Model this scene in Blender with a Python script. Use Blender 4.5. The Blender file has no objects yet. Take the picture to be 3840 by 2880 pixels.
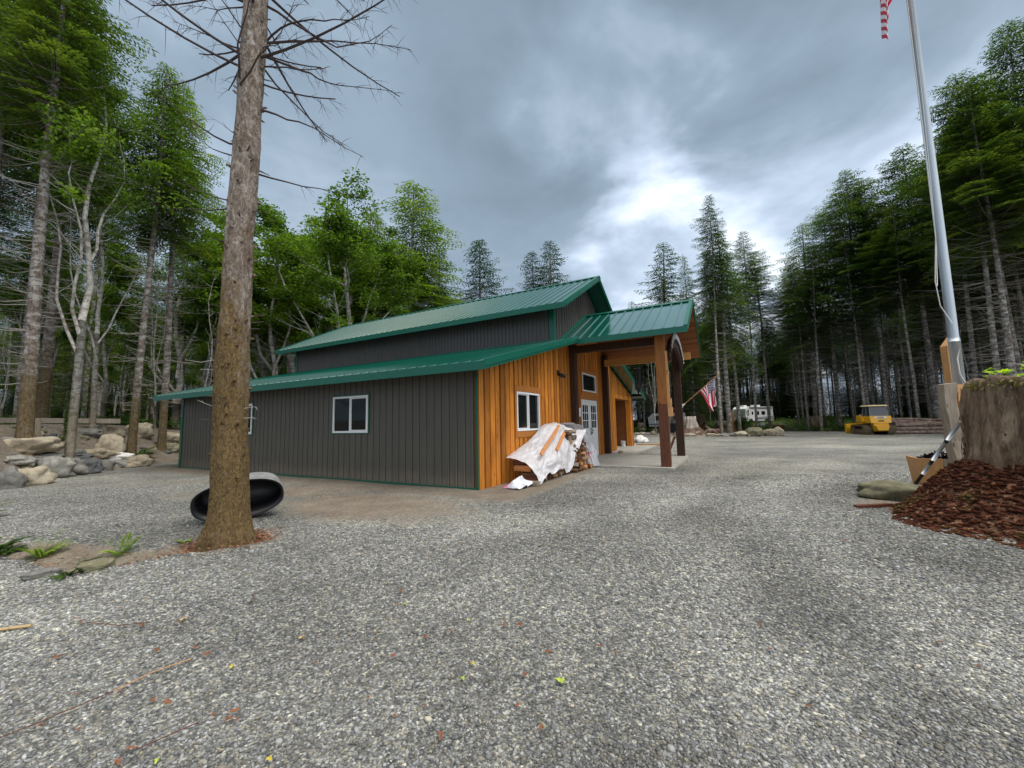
import bpy, math, random
import numpy as np
from mathutils import Vector, Matrix, noise as mnoise
R = math.radians
SC = bpy.context.scene
# ------------------------------------------------------------------ camera
F_PX, PITCH, ROLL, CAM_H = 1497.76, 5.469, 1.162, 1.5
def cam_axes():
    p, r = R(PITCH), R(ROLL)
    fwd = Vector((0, math.cos(p), math.sin(p))); up = Vector((0, -math.sin(p), math.cos(p))); rt = Vector((1, 0, 0))
    return math.cos(r)*rt - math.sin(r)*up, math.sin(r)*rt + math.cos(r)*up, fwd
RT, UP, FW = cam_axes()
cd = bpy.data.cameras.new('camera'); cam = bpy.data.objects.new('camera', cd); SC.collection.objects.link(cam)
cd.sensor_fit = 'HORIZONTAL'; cd.sensor_width = 36; cd.lens = F_PX/3840*36; cd.clip_start = .05; cd.clip_end = 3000
cam.matrix_world = Matrix(((RT.x, UP.x, -FW.x, 0), (RT.y, UP.y, -FW.y, 0), (RT.z, UP.z, -FW.z, CAM_H), (0, 0, 0, 1)))
SC.camera = cam
# ------------------------------------------------------------------ world, sun, exposure
SC.view_settings.view_transform = 'Standard'; SC.view_settings.look = 'None'
SC.view_settings.exposure = 0.5; SC.view_settings.gamma = 1
SUN_EL, SUN_AZ = 58, 128      # azimuth clockwise from +Y
W = bpy.data.worlds.new("World"); SC.world = W; W.use_nodes = True
def build_world():
    nt = W.node_tree; N = nt.nodes; L = nt.links; N.clear()
    out = N.new('ShaderNodeOutputWorld')
    sky = N.new('ShaderNodeTexSky'); sky.sky_type = 'NISHITA'; sky.sun_disc = False
    sky.sun_elevation = R(SUN_EL); sky.sun_rotation = R(SUN_AZ)
    b1 = N.new('ShaderNodeBackground'); b1.inputs[1].default_value = .1; L.new(sky.outputs[0], b1.inputs[0])
    tc = N.new('ShaderNodeTexCoord'); D = tc.outputs['Generated']
    def math_(op, a, b=None, c=None, clamp=False):
        n = N.new('ShaderNodeMath'); n.operation = op; n.use_clamp = clamp
        for i, v in enumerate((a, b, c)):
            if v is None: continue
            if isinstance(v, (int, float)): n.inputs[i].default_value = v
            else: L.new(v, n.inputs[i])
        return n.outputs[0]
    def vm(op, a, b):
        n = N.new('ShaderNodeVectorMath'); n.operation = op; L.new(a, n.inputs[0])
        if isinstance(b, (tuple, Vector)): n.inputs[1].default_value = tuple(b)
        else: L.new(b, n.inputs[1])
        return n.outputs['Value' if op == 'DOT_PRODUCT' else 'Vector']
    def smooth(v, a, b, c=0., d=1.):
        n = N.new('ShaderNodeMapRange'); n.interpolation_type = 'SMOOTHSTEP'; L.new(v, n.inputs[0])
        for i, k in enumerate((a, b, c, d)): n.inputs[1+i].default_value = k
        return n.outputs[0]
    sp = N.new('ShaderNodeSeparateXYZ'); L.new(D, sp.inputs[0])
    zz = math_('ADD', math_('MAXIMUM', sp.outputs[2], 0), .22)
    cb = N.new('ShaderNodeCombineXYZ')
    L.new(math_('DIVIDE', sp.outputs[0], zz), cb.inputs[0]); L.new(math_('DIVIDE', sp.outputs[1], zz), cb.inputs[1])
    P = cb.outputs[0]
    def nz(vec, scale, det, rough, dist, off):
        n = N.new('ShaderNodeTexNoise'); L.new(vm('ADD', vec, off), n.inputs['Vector'])
        n.inputs['Scale'].default_value = scale; n.inputs['Detail'].default_value = det
        n.inputs['Roughness'].default_value = rough; n.inputs['Distortion'].default_value = dist
        return n.outputs['Fac']
    big = nz(P, .75, 3, .5, .5, (3.1, 1.7, 0)); mid = nz(P, 1.9, 5.5, .52, .3, (7.3, 2.2, 1)); fine = nz(P, 4.6, 6, .58, .35, (1.3, 9.2, 4))
    rag = math_('ADD', math_('MULTIPLY', mid, .5), math_('MULTIPLY', big, .4)); rag = math_('ADD', rag, math_('MULTIPLY', fine, .17))
    def dirn(px, py):
        v = FW + RT*((px-1920)/F_PX) - UP*((py-1440)/F_PX); v.normalize(); return v
    def spot(px, py, lo, hi):
        d = math_('ADD', vm('DOT_PRODUCT', D, dirn(px, py)), math_('MULTIPLY', math_('SUBTRACT', mid, .5), .16))
        return smooth(d, lo, hi)
    # a long thin place in the cloud low on the right, a second one high up, darker bellies above
    glow = math_('MULTIPLY', spot(2700, 880, .88, 1.06), .38)
    glow = math_('ADD', glow, math_('MULTIPLY', spot(3250, 600, .93, 1.03), .34))
    glow = math_('ADD', glow, math_('MULTIPLY', spot(2280, 590, .975, 1.01), .34))
    glow = math_('ADD', glow, math_('MULTIPLY', spot(2500, 1150, .85, 1.02), .34))
    glow = math_('ADD', glow, math_('MULTIPLY', spot(3250, 1050, .80, 1.04), .34))
    dark = math_('ADD', math_('MULTIPLY', spot(2300, 200, .84, 1.), .9), math_('MULTIPLY', spot(3000, 200, .86, 1.), .4))
    dark = math_('ADD', dark, math_('MULTIPLY', spot(1300, 120, .9, 1.), .15))
    v = math_('ADD', math_('MULTIPLY', math_('SUBTRACT', rag, .53), 1.6), .45)
    v = math_('ADD', v, math_('MULTIPLY', glow, math_('ADD', math_('MULTIPLY', math_('SUBTRACT', mid, .3), .9), .26)))
    v = math_('SUBTRACT', v, math_('MULTIPLY', dark, .34))
    ramp = N.new('ShaderNodeValToRGB'); L.new(v, ramp.inputs[0])
    e = ramp.color_ramp.elements; e[0].position = 0; e[0].color = (.135, .185, .235, 1); e[1].position = 1.; e[1].color = (.78, .855, .94, 1)
    a = e.new(.38); a.color = (.245, .318, .400, 1); a = e.new(.68); a.color = (.45, .545, .67, 1)
    # an overcast sky is brightest overhead and here on the sun's side, both outside the picture
    up_ = smooth(sp.outputs[2], .76, .98, 0, 4.2)
    back = smooth(vm('DOT_PRODUCT', D, Vector((.5, -.6, .7)).normalized()), .25, 1., 0, 1.5)
    gain = math_('ADD', math_('ADD', up_, back), 1.0)
    mul = N.new('ShaderNodeVectorMath'); mul.operation = 'SCALE'; L.new(ramp.outputs[0], mul.inputs[0]); L.new(gain, mul.inputs['Scale'])
    hue = N.new('ShaderNodeMix'); hue.data_type = 'RGBA'; L.new(math_('MULTIPLY', math_('ADD', up_, back), .45, clamp=True), hue.inputs[0])
    L.new(mul.outputs[0], hue.inputs[6]); bw = N.new('ShaderNodeRGBToBW'); L.new(mul.outputs[0], bw.inputs[0]); wm = N.new('ShaderNodeVectorMath'); wm.operation = 'MULTIPLY'; L.new(bw.outputs[0], wm.inputs[0]); wm.inputs[1].default_value = (1.05, 1.0, .93); L.new(wm.outputs[0], hue.inputs[7])
    b2 = N.new('ShaderNodeBackground'); L.new(hue.outputs[2], b2.inputs[0]); b2.inputs[1].default_value = 1.
    mx = N.new('ShaderNodeMixShader'); mx.inputs[0].default_value = .96
    L.new(b1.outputs[0], mx.inputs[1]); L.new(b2.outputs[0], mx.inputs[2]); L.new(mx.outputs[0], out.inputs[0])
build_world()
sl = bpy.data.lights.new('sun', 'SUN'); sl.energy = 1.2; sl.angle = R(22); sl.color = (1, .965, .91)
so = bpy.data.objects.new('sun', sl); SC.collection.objects.link(so)
sd = Vector((math.sin(R(SUN_AZ))*math.cos(R(SUN_EL)), math.cos(R(SUN_AZ))*math.cos(R(SUN_EL)), math.sin(R(SUN_EL))))
so.rotation_euler = sd.to_track_quat('Z', 'Y').to_euler()
SC.cycles.max_bounces = 6; SC.cycles.transparent_max_bounces = 10

# ------------------------------------------------------------------ helpers
COL = SC.collection
def mat(name, base=(.5, .5, .5), rough=.7, metal=0, spec=.3, coat=0):
    m = bpy.data.materials.new(name); m.use_nodes = True
    b = m.node_tree.nodes['Principled BSDF']
    b.inputs['Base Color'].default_value = (*base, 1); b.inputs['Roughness'].default_value = rough
    b.inputs['Metallic'].default_value = metal; b.inputs['Specular IOR Level'].default_value = spec
    b.inputs['Coat Weight'].default_value = coat; b.inputs['Coat Roughness'].default_value = .13
    return m
class NT:
    """small shorthand for material nodes"""
    def __init__(s, m): s.m = m; s.t = m.node_tree; s.b = s.t.nodes['Principled BSDF']
    def n(s, t): return s.t.nodes.new(t)
    def l(s, a, b): s.t.links.new(a, b)
    def co(s, kind='Object', scale=(1, 1, 1), rot=(0, 0, 0)):
        tc = s.n('ShaderNodeTexCoord'); mp = s.n('ShaderNodeMapping'); s.l(tc.outputs[kind], mp.inputs[0])
        mp.inputs['Scale'].default_value = scale; mp.inputs['Rotation'].default_value = rot; return mp.outputs[0]
    def noise(s, vec, scale=5, det=4, rough=.55, dist=0, out='Fac'):
        n = s.n('ShaderNodeTexNoise'); s.l(vec, n.inputs['Vector']); n.inputs['Scale'].default_value = scale
        n.inputs['Detail'].default_value = det; n.inputs['Roughness'].default_value = rough; n.inputs['Distortion'].default_value = dist
        return n.outputs[out]
    def vor(s, vec, scale=5, feat='F1', rnd=1.):
        n = s.n('ShaderNodeTexVoronoi'); s.l(vec, n.inputs['Vector']); n.inputs['Scale'].default_value = scale; n.feature = feat
        n.inputs['Randomness'].default_value = rnd; return n
    def ramp(s, v, stops, interp='LINEAR'):
        n = s.n('ShaderNodeValToRGB'); s.l(v, n.inputs[0]); cr = n.color_ramp; cr.interpolation = interp
        cr.elements[0].position, cr.elements[0].color = stops[0][0], (*stops[0][1], 1)
        cr.elements[1].position, cr.elements[1].color = stops[-1][0], (*stops[-1][1], 1)
        for p, c in stops[1:-1]: e = cr.elements.new(p); e.color = (*c, 1)
        return n.outputs[0]
    def math(s, op, a, b=0., clamp=False):
        n = s.n('ShaderNodeMath'); n.operation = op; n.use_clamp = clamp
        for i, v in enumerate((a, b)):
            if isinstance(v, (int, float)): n.inputs[i].default_value = v
            else: s.l(v, n.inputs[i])
        return n.outputs[0]
    def mix(s, f, a, b, mode='MIX'):
        n = s.n('ShaderNodeMix'); n.data_type = 'RGBA'; n.blend_type = mode
        for k, v in ((0, f), (6, a), (7, b)):
            if isinstance(v, (int, float)): n.inputs[k].default_value = v
            elif isinstance(v, tuple): n.inputs[k].default_value = (*v, 1)
            else: s.l(v, n.inputs[k])
        return n.outputs[2]
    def step(s, v, a, b, c=0., d=1.):
        n = s.n('ShaderNodeMapRange'); n.interpolation_type = 'SMOOTHSTEP'; s.l(v, n.inputs[0])
        for i, k in enumerate((a, b, c, d)): n.inputs[1+i].default_value = k
        return n.outputs[0]
    def bump(s, h, strength=.5, dist=.02, prev=None):
        n = s.n('ShaderNodeBump'); n.inputs['Strength'].default_value = strength; n.inputs['Distance'].default_value = dist
        s.l(h, n.inputs['Height'])
        if prev is not None: s.l(prev, n.inputs['Normal'])
        return n.outputs[0]
    def col(s, c): s.l(c, s.b.inputs['Base Color'])
    def nrm(s, c): s.l(c, s.b.inputs['Normal'])
    def rand(s): return s.n('ShaderNodeObjectInfo').outputs['Random']

def tag(o, label=None, cat=None, group=None, kind=None):
    if label: o['label'] = label
    if cat: o['category'] = cat
    if group: o['group'] = group
    if kind: o['kind'] = kind
    return o
def empty(name, loc=(0, 0, 0), rz=0., **k):
    o = bpy.data.objects.new(name, None); o.empty_display_size = .2; COL.objects.link(o)
    o.location = loc; o.rotation_euler = (0, 0, rz); return tag(o, **k)
class MB:
    def __init__(s): s.v = []; s.f = []; s.mi = []; s.cm = 0
    def add(s, vs, fs):
        b = len(s.v); s.v.extend(tuple(p) for p in vs); s.f.extend(tuple(i+b for i in f) for f in fs); s.mi.extend([s.cm]*len(fs)); return s
    def box(s, a, b):
        x0, y0, z0 = a; x1, y1, z1 = b
        return s.add([(x0,y0,z0),(x1,y0,z0),(x1,y1,z0),(x0,y1,z0),(x0,y0,z1),(x1,y0,z1),(x1,y1,z1),(x0,y1,z1)],
                     [(0,3,2,1),(4,5,6,7),(0,1,5,4),(1,2,6,5),(2,3,7,6),(3,0,4,7)])
    def hexa(s, p):      # 8 corners, bottom ring then top ring
        return s.add(p, [(0,3,2,1),(4,5,6,7),(0,1,5,4),(1,2,6,5),(2,3,7,6),(3,0,4,7)])
    def bar(s, p, q, w, h, up=(0, 0, 1)):
        p, q = Vector(p), Vector(q); d = (q-p).normalized(); u = Vector(up)
        if abs(d.dot(u)) > .98: u = Vector((1, 0, 0))
        x = d.cross(u).normalized()*w/2; y = x.cross(d).normalized()*h/2
        return s.hexa([p-x-y, p+x-y, q+x-y, q-x-y, p-x+y, p+x+y, q+x+y, q-x+y])
    def tube(s, pts, rad, n=8, cap=True):
        pts = [Vector(p) for p in pts]; m = len(pts)
        if not hasattr(rad, '__len__'): rad = [rad]*m
        ref = Vector((0, 0, 1)) if abs((pts[-1]-pts[0]).normalized().z) < .8 else Vector((1, 0, 0))
        vs = []
        for i, p in enumerate(pts):
            d = (pts[min(i+1, m-1)]-pts[max(i-1, 0)])
            d = d.normalized() if d.length > 1e-9 else Vector((0, 0, 1))
            x = d.cross(ref).normalized(); y = x.cross(d)
            for k in range(n):
                a = 2*math.pi*k/n; vs.append(p+(x*math.cos(a)+y*math.sin(a))*rad[i])
        fs = [(i*n+k, i*n+(k+1) % n, (i+1)*n+(k+1) % n, (i+1)*n+k) for i in range(m-1) for k in range(n)]
        if cap: fs += [tuple(range(n)), tuple(range((m-1)*n, m*n))[::-1]]
        return s.add(vs, fs)
    def lathe(s, prof, n=24, c=(0, 0, 0)):
        vs = [(c[0]+r*math.cos(2*math.pi*k/n), c[1]+r*math.sin(2*math.pi*k/n), c[2]+z) for r, z in prof for k in range(n)]
        fs = [(i*n+k, i*n+(k+1) % n, (i+1)*n+(k+1) % n, (i+1)*n+k) for i in range(len(prof)-1) for k in range(n)]
        return s.add(vs, fs)
    def prism(s, poly, off):      # polygon list of 3d points extruded by off
        off = Vector(off); n = len(poly); a = [Vector(p) for p in poly]; b = [p+off for p in a]
        return s.add(a+b, [tuple(range(n))[::-1], tuple(range(n, 2*n))]+[(i, (i+1) % n, n+(i+1) % n, n+i) for i in range(n)])
    def build(s, name, m, parent=None, smooth=False, **k):
        me = bpy.data.meshes.new(name); me.from_pydata(s.v, [], s.f)
        for mm in (m if isinstance(m, (list, tuple)) else [m]): me.materials.append(mm)
        if any(s.mi): me.polygons.foreach_set('material_index', s.mi)
        if smooth: me.polygons.foreach_set('use_smooth', [True]*len(me.polygons))
        me.update(); o = bpy.data.objects.new(name, me); COL.objects.link(o)
        if parent: o.parent = parent
        return tag(o, **k)
def np_mesh(name, V, Fq, m, parent=None, smooth=False, nv=4, **k):
    """fast mesh from arrays: V (n,3), Fq (m,nv)"""
    me = bpy.data.meshes.new(name); V = np.asarray(V, np.float32); Fq = np.asarray(Fq, np.int32)
    me.vertices.add(len(V)); me.vertices.foreach_set('co', V.ravel())
    me.loops.add(Fq.size); me.loops.foreach_set('vertex_index', Fq.ravel())
    me.polygons.add(len(Fq)); me.polygons.foreach_set('loop_start', np.arange(len(Fq), dtype=np.int32)*nv)
    if smooth: me.polygons.foreach_set('use_smooth', np.ones(len(Fq), bool))
    me.materials.append(m); me.update(calc_edges=True); me.validate()
    o = bpy.data.objects.new(name, me); COL.objects.link(o)
    if parent: o.parent = parent
    return tag(o, **k)
def children_of(): 
    d = {}
    for o in COL.objects:
        if o.parent: d.setdefault(o.parent.name, []).append(o)
    return d
def dup(root, loc, rz=0., sc=(1, 1, 1), tilt=(0, 0), kids=None, **k):
    r = root.copy(); COL.objects.link(r); r.location = loc; r.rotation_euler = (tilt[0], tilt[1], rz)
    r.scale = sc if hasattr(sc, '__len__') else (sc, sc, sc)
    for ch, subs in (kids or []):
        c = ch.copy(); COL.objects.link(c); c.parent = r
        for g in subs: d = g.copy(); COL.objects.link(d); d.parent = c
    return tag(r, **k)
def kids_of(root):
    ch = [o for o in COL.objects if o.parent == root]
    return [(c, [g for g in COL.objects if g.parent == c]) for c in ch]

# ------------------------------------------------------------------ the lie of the land
YAW = R(-28.7467); P0 = Vector((-.809, 9.0853, 0)); BU = Vector((math.cos(YAW), math.sin(YAW), 0)); BV = Vector((-math.sin(YAW), math.cos(YAW), 0))
def B(u, v, z=0): return P0 + BU*u + BV*v + Vector((0, 0, z))
TOE_Y = np.array([-5, 10, 11, 13, 16, 20, 26, 34, 60, 400]); TOE_X = np.array([-13., -13.3, -13.6, -14.5, -15.2, -15., -15.5, -14, -12, -12])
TOE_W = np.array([2, 2, 2.1, 2.6, 3.3, 3.6, 5, 8, 10, 10])
EDGE = [(-7.5, 5.0), (-6.1, 4.89), (-5.5, 4.7), (-4.69, 4.32), (-4.48, 4.39), (-4.28, 4.61), (-4.08, 4.78), (-3.9, 4.9), (-3.7, 5.05)]
ST = (7.45, 5.15)            # the big stump
def seg_dist(x, y, pts):
    x = np.asarray(x, float); y = np.asarray(y, float); best = np.full(x.shape, 1e9); side = np.zeros(x.shape)
    for (ax, ay), (bx, by) in zip(pts[:-1], pts[1:]):
        dx, dy = bx-ax, by-ay; L2 = dx*dx+dy*dy
        t = np.clip(((x-ax)*dx+(y-ay)*dy)/L2, 0, 1); d = np.hypot(x-ax-t*dx, y-ay-t*dy)
        s = np.sign(dx*(y-ay)-dy*(x-ax)); m = d < best
        best = np.where(m, d, best); side = np.where(m, s, side)
    return best, side
def sstep(t): t = np.clip(t, 0, 1); return t*t*(3-2*t)
def G(x, y):
    x = np.asarray(x, float); y = np.asarray(y, float)
    s = np.interp(y, TOE_Y, TOE_X)-x; w = np.interp(y, TOE_Y, TOE_W)
    z = 1.68*sstep(s/w) + .12*sstep(s/w)*np.sin(x*.7+y*.5)
    d, sd_ = seg_dist(x, y, EDGE)
    z = z - .13*np.exp(-((d*np.where(sd_ > 0, 1, 3)-.3)/.32)**2)*(sd_ > -.5)
    z = z + .02*np.exp(-(d/.12)**2)*(sd_ < 0)
    dm = np.hypot(x-ST[0], (y-ST[1])); ang = np.arctan2(y-ST[1], x-ST[0])
    a2 = np.degrees(ang) % 360; mf = sstep((a2-118)/32)*sstep((350-a2)/30)
    z = z + mf*.82*sstep((2.02+.15*np.sin(3*ang)-dm)/1.0)
    z = z + 1.3*sstep((np.hypot(x, y)-62)/55)*sstep((y+10)/30)
    z = z + .018*np.sin(x*1.3+.7*y)*np.sin(y*1.1-.3*x)
    tr = np.hypot(x+3.84, y-5.48); z = z + .06*np.exp(-(tr/.6)**2)
    return z
def gz(x, y): return float(G(x, y))
def ray(px, py): return FW + RT*((px-1920)/F_PX) - UP*((py-1440)/F_PX)
CAMP = Vector((0, 0, CAM_H))
def at(px, py, Y): d = ray(px, py); return CAMP + d*(Y/d.y)
def hit(px, py, ymax=120):
    d = ray(px, py); t = .5; 
    while t < ymax:
        p = CAMP + d*t
        if p.z <= gz(p.x, p.y): return p
        t += .02 + t*.004
    return CAMP + d*t
def bn(x, y, s=1.): return mnoise.noise(Vector((x*s, y*s, .37)))
rng = np.random.default_rng(11)

# ------------------------------------------------------------------ materials
M = {}
def wood(name, c1, c2, grain=(7, 7, .6), rough=.62, board=None, knots=True, wear=0):
    m = mat(name, rough=rough); t = NT(m); co = t.co('Object', grain)
    g = t.noise(co, 3, 6, .6, .8); base = t.ramp(g, [(.28, c1), (.55, tuple((a+b)/2 for a, b in zip(c1, c2))), (.75, c2)])
    if board:
        oc = t.co('Object'); sx = t.n('ShaderNodeSeparateXYZ'); t.l(oc, sx.inputs[0])
        fl = t.math('FLOOR', t.math('DIVIDE', sx.outputs[board[0]], board[1]))
        wn = t.n('ShaderNodeTexWhiteNoise'); wn.noise_dimensions = '1D'; t.l(fl, wn.inputs['W'])
        base = t.mix(1., base, t.ramp(wn.outputs['Value'], [(0, (.62, .58, .55)), (.5, (.95, .95, .95)), (1, (1.25, 1.2, 1.1))]), 'MULTIPLY')
    if knots:
        v = t.vor(t.co('Object', (5.2, 5.2, 1.5)), 1.1); k = t.step(v.outputs['Distance'], .05, .11)
        base = t.mix(k, tuple(a*.28 for a in c1), base)
    if wear:
        w = t.noise(t.co('Object', (1, 1, .35)), 1.3, 5, .6); base = t.mix(t.step(w, .5, .72, 0, wear), base, tuple(a*.45 for a in c1))
    t.col(base); t.nrm(t.bump(g, .25, .006)); return m
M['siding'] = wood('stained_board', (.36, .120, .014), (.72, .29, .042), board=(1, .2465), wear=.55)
M['trim'] = wood('stained_trim', (.33, .115, .022), (.52, .20, .04), (5, 5, 2.2), wear=.3)
M['postwood'] = wood('stained_post', (.20, .072, .018), (.36, .145, .035), (7, 7, .8), wear=.3)
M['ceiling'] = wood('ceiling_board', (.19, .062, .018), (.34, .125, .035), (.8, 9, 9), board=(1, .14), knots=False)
M['beam'] = wood('honey_timber', (.42, .19, .05), (.62, .31, .095), (1, 8, 8))
M['darkpost'] = wood('dark_timber', (.028, .014, .008), (.075, .034, .018), (8, 8, .8))
M['redpost'] = wood('red_brown_timber', (.085, .030, .016), (.17, .062, .032), (8, 8, .8))
M['freshwood'] = wood('fresh_cut_wood', (.42, .20, .075), (.66, .38, .17), (7, 7, .8))
M['greywood'] = wood('weathered_wood', (.20, .165, .125), (.38, .32, .25), (7, 7, .7))
M['plank'] = wood('cedar_plank', (.50, .20, .07), (.66, .31, .12), (.6, 6, 6), knots=False)
def ribbed(name, c, rough, streak=.25):
    m = mat(name, c, rough, 0, .5, 1.0 if name == 'green_painted_steel' else 0); t = NT(m)
    n = t.noise(t.co('Object', (3, 3, .35)), 2.2, 5, .6); n2 = t.noise(t.co('Object'), 30, 3, .6)
    t.col(t.mix(1., c, t.ramp(t.math('ADD', t.math('MULTIPLY', n, .8), t.math('MULTIPLY', n2, .2)), [(.2, (1-streak,)*3), (.8, (1+streak,)*3)]), 'MULTIPLY'))
    s = t.n('ShaderNodeMapRange'); t.l(n, s.inputs[0]); s.inputs[3].default_value = rough-.08
    if 'brown' in name or 'upper' in name:
        ge = t.n('ShaderNodeSeparateXYZ'); t.l(t.co('Object'), ge.inputs[0]); cc = t.b.inputs['Base Color'].links[0].from_socket
        sp_ = t.math('ADD', ge.outputs[2], t.math('MULTIPLY', t.noise(t.co('Object', (1, 1, .4)), 5, 6, .7), -.7)); cc = t.mix(t.step(sp_, -.32, .12, .55, 0), cc, (.20, .165, .125))
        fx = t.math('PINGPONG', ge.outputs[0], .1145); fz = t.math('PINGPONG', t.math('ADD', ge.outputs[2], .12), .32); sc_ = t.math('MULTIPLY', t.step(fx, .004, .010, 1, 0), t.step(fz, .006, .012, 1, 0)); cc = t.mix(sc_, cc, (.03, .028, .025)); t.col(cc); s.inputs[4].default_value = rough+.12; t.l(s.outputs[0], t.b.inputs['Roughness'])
    t.nrm(t.bump(t.noise(t.co('Object', (1, 1, 1)), 1.6, 2), .12, .05)); return m
M['brownmetal'] = ribbed('brown_ribbed_steel', (.086, .080, .066), .50)
M['brownmetal2'] = ribbed('upper_ribbed_steel', (.075, .068, .062), .33)
M['green'] = ribbed('green_painted_steel', (.003, .085, .058), .17, .12)
M['greentrim'] = ribbed('green_trim_steel', (.002, .100, .064), .33, .12)
M['white'] = mat('white_vinyl', (.78, .79, .80), .4)
M['doorwhite'] = mat('white_door_paint', (.74, .76, .77), .45)
m = M['glass'] = mat('dark_window_glass', (.008, .011, .011), .06, 0, .2)
M['black'] = mat('black_metal', (.012, .012, .013), .45)
M['paper'] = mat('white_paper', (.75, .75, .78), .8)
m = M['concrete'] = mat('concrete', rough=.85); t = NT(m); n = t.noise(t.co('Object'), 2.5, 8, .6)
t.col(t.ramp(n, [(.3, (.31, .30, .265)), (.7, (.43, .415, .37))])); t.nrm(t.bump(t.noise(t.co('Object'), 60, 3), .2, .004))
# gravel ground with masks from the mesh
def ground_mat():
    m = mat('gravel_ground', rough=.85, spec=.25); t = NT(m)
    at_ = t.n('ShaderNodeAttribute'); at_.attribute_name = 'mask'; sp = t.n('ShaderNodeSeparateColor'); t.l(at_.outputs['Color'], sp.inputs[0])
    oc = t.co('Object'); n1 = t.noise(oc, 9, 2, .5, 0, 'Color')
    ds = t.n('ShaderNodeVectorMath'); ds.operation = 'SCALE'; t.l(n1, ds.inputs[0]); ds.inputs['Scale'].default_value = .03
    ad = t.n('ShaderNodeVectorMath'); t.l(oc, ad.inputs[0]); t.l(ds.outputs[0], ad.inputs[1]); P = ad.outputs[0]
    va = t.vor(P, 34); vb = t.vor(P, 78)
    def cellcol(v):
        s = t.n('ShaderNodeSeparateColor'); t.l(v.outputs['Color'], s.inputs[0])
        g = t.ramp(s.outputs[0], [(0, (.075, .080, .083)), (.35, (.155, .160, .160)), (.62, (.235, .235, .222)), (.86, (.33, .32, .285)), (1, (.50, .485, .43))])
        return t.mix(t.step(s.outputs[1], .78, .95, 0, .55), g, (.27, .235, .19))
    ca = cellcol(va); cb = cellcol(vb)
    pick = t.step(t.noise(oc, 26, 2), .46, .54)
    col = t.mix(pick, ca, cb)
    ea = t.step(va.outputs['Distance'], .25, .75); col = t.mix(t.math('MULTIPLY', ea, .55), col, (.035, .035, .035))
    sp1 = t.noise(oc, 13, 3, .8); col = t.mix(1., col, t.ramp(sp1, [(.32, (.55, .55, .56)), (.5, (1, 1, 1)), (.66, (1.65, 1.63, 1.55))]), 'MULTIPLY')
    big = t.noise(oc, .22, 5, .6, .6); med = t.noise(oc, 1.1, 5, .65, .4)
    col = t.mix(1., col, (1.08, 1.085, 1.05), 'MULTIPLY'); tn = t.n('ShaderNodeCombineColor'); [t.l(at_.outputs['Alpha'], tn.inputs[i]) for i in range(3)]; col = t.mix(1., col, tn.outputs[0], 'MULTIPLY')
    col = t.mix(1., col, t.ramp(t.math('ADD', t.math('MULTIPLY', big, .65), t.math('MULTIPLY', med, .35)), [(.38, (.82, .83, .85)), (.5, (1.12, 1.12, 1.12)), (.60, (1.34, 1.34, 1.29))]), 'MULTIPLY')
    fn = t.noise(oc, 16, 6, .7); fn2 = t.noise(oc, 2.2, 6, .7)
    mixn = t.math('ADD', t.math('MULTIPLY', fn, .45), t.math('MULTIPLY', fn2, .55))
    dirt = t.mix(.28, t.ramp(mixn, [(.3, (.105, .078, .055)), (.5, (.20, .155, .112)), (.72, (.34, .285, .22))]), col)
    floor = t.ramp(mixn, [(.28, (.014, .014, .007)), (.45, (.036, .030, .017)), (.6, (.070, .052, .032)), (.72, (.030, .046, .014))])
    vl = t.vor(P, 22); sl_ = t.n('ShaderNodeSeparateColor'); t.l(vl.outputs['Color'], sl_.inputs[0])
    litter = t.mix(t.step(mixn, .45, .6), t.ramp(sl_.outputs[0], [(0, (.05, .022, .012)), (.4, (.16, .055, .028)), (.75, (.30, .13, .07)), (1, (.40, .24, .14))]), (.09, .055, .033))
    ed = t.math('SUBTRACT', mixn, .5)
    def msk(i, k=1.3): return t.step(t.math('ADD', sp.outputs[i], t.math('MULTIPLY', ed, k)), .34, .66)
    col = t.mix(msk(0), col, dirt); col = t.mix(msk(1), col, floor); col = t.mix(msk(2), col, litter)
    t.col(col)
    h = t.math('SUBTRACT', 1., t.math('ADD', t.math('MULTIPLY', va.outputs['Distance'], .7), t.math('MULTIPLY', vb.outputs['Distance'], .35)))
    t.nrm(t.bump(fn2, .35, .06, t.bump(h, .9, .02)))
    return m
M['ground'] = ground_mat()
def stone_mat():
    m = mat('gravel_stone', rough=.75, spec=.3); t = NT(m)
    a = t.n('ShaderNodeAttribute'); a.attribute_name = 'tint'
    n = t.noise(t.co('Object'), 120, 3, .6); t.col(t.mix(1., a.outputs['Color'], t.ramp(n, [(.3, (.8, .8, .8)), (.7, (1.15, 1.15, 1.15))]), 'MULTIPLY')); return m
M['stone'] = stone_mat()
def rock_mat(name, stops, moss=.0):
    m = mat(name, rough=.9, spec=.2); t = NT(m); oc = t.co('Object'); n = t.noise(oc, 2.2, 9, .65, .5); n2 = t.noise(oc, 14, 5, .7)
    v = t.math('ADD', t.math('MULTIPLY', n, .7), t.math('MULTIPLY', n2, .3))
    v = t.math('ADD', v, t.math('MULTIPLY', t.math('SUBTRACT', t.rand(), .5), .16))
    c = t.ramp(v, stops)
    if moss:
        c = t.mix(t.step(t.noise(oc, 3.5, 6, .7), .55, .7, 0, moss), c, (.085, .085, .03))
    vv = t.vor(oc, 3.2, 'DISTANCE_TO_EDGE'); c = t.mix(t.step(vv.outputs['Distance'], .0, .03, .35, 0.), c, (.05, .045, .04))
    t.col(c); t.nrm(t.bump(v, .7, .05)); return m
M['rocktan'] = rock_mat('tan_rock', [(.3, (.19, .15, .105)), (.5, (.34, .285, .205)), (.7, (.52, .465, .36))], .25)
M['rockgrey'] = rock_mat('grey_rock', [(.3, (.10, .098, .092)), (.5, (.21, .205, .185)), (.7, (.38, .37, .32))], .4)
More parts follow.
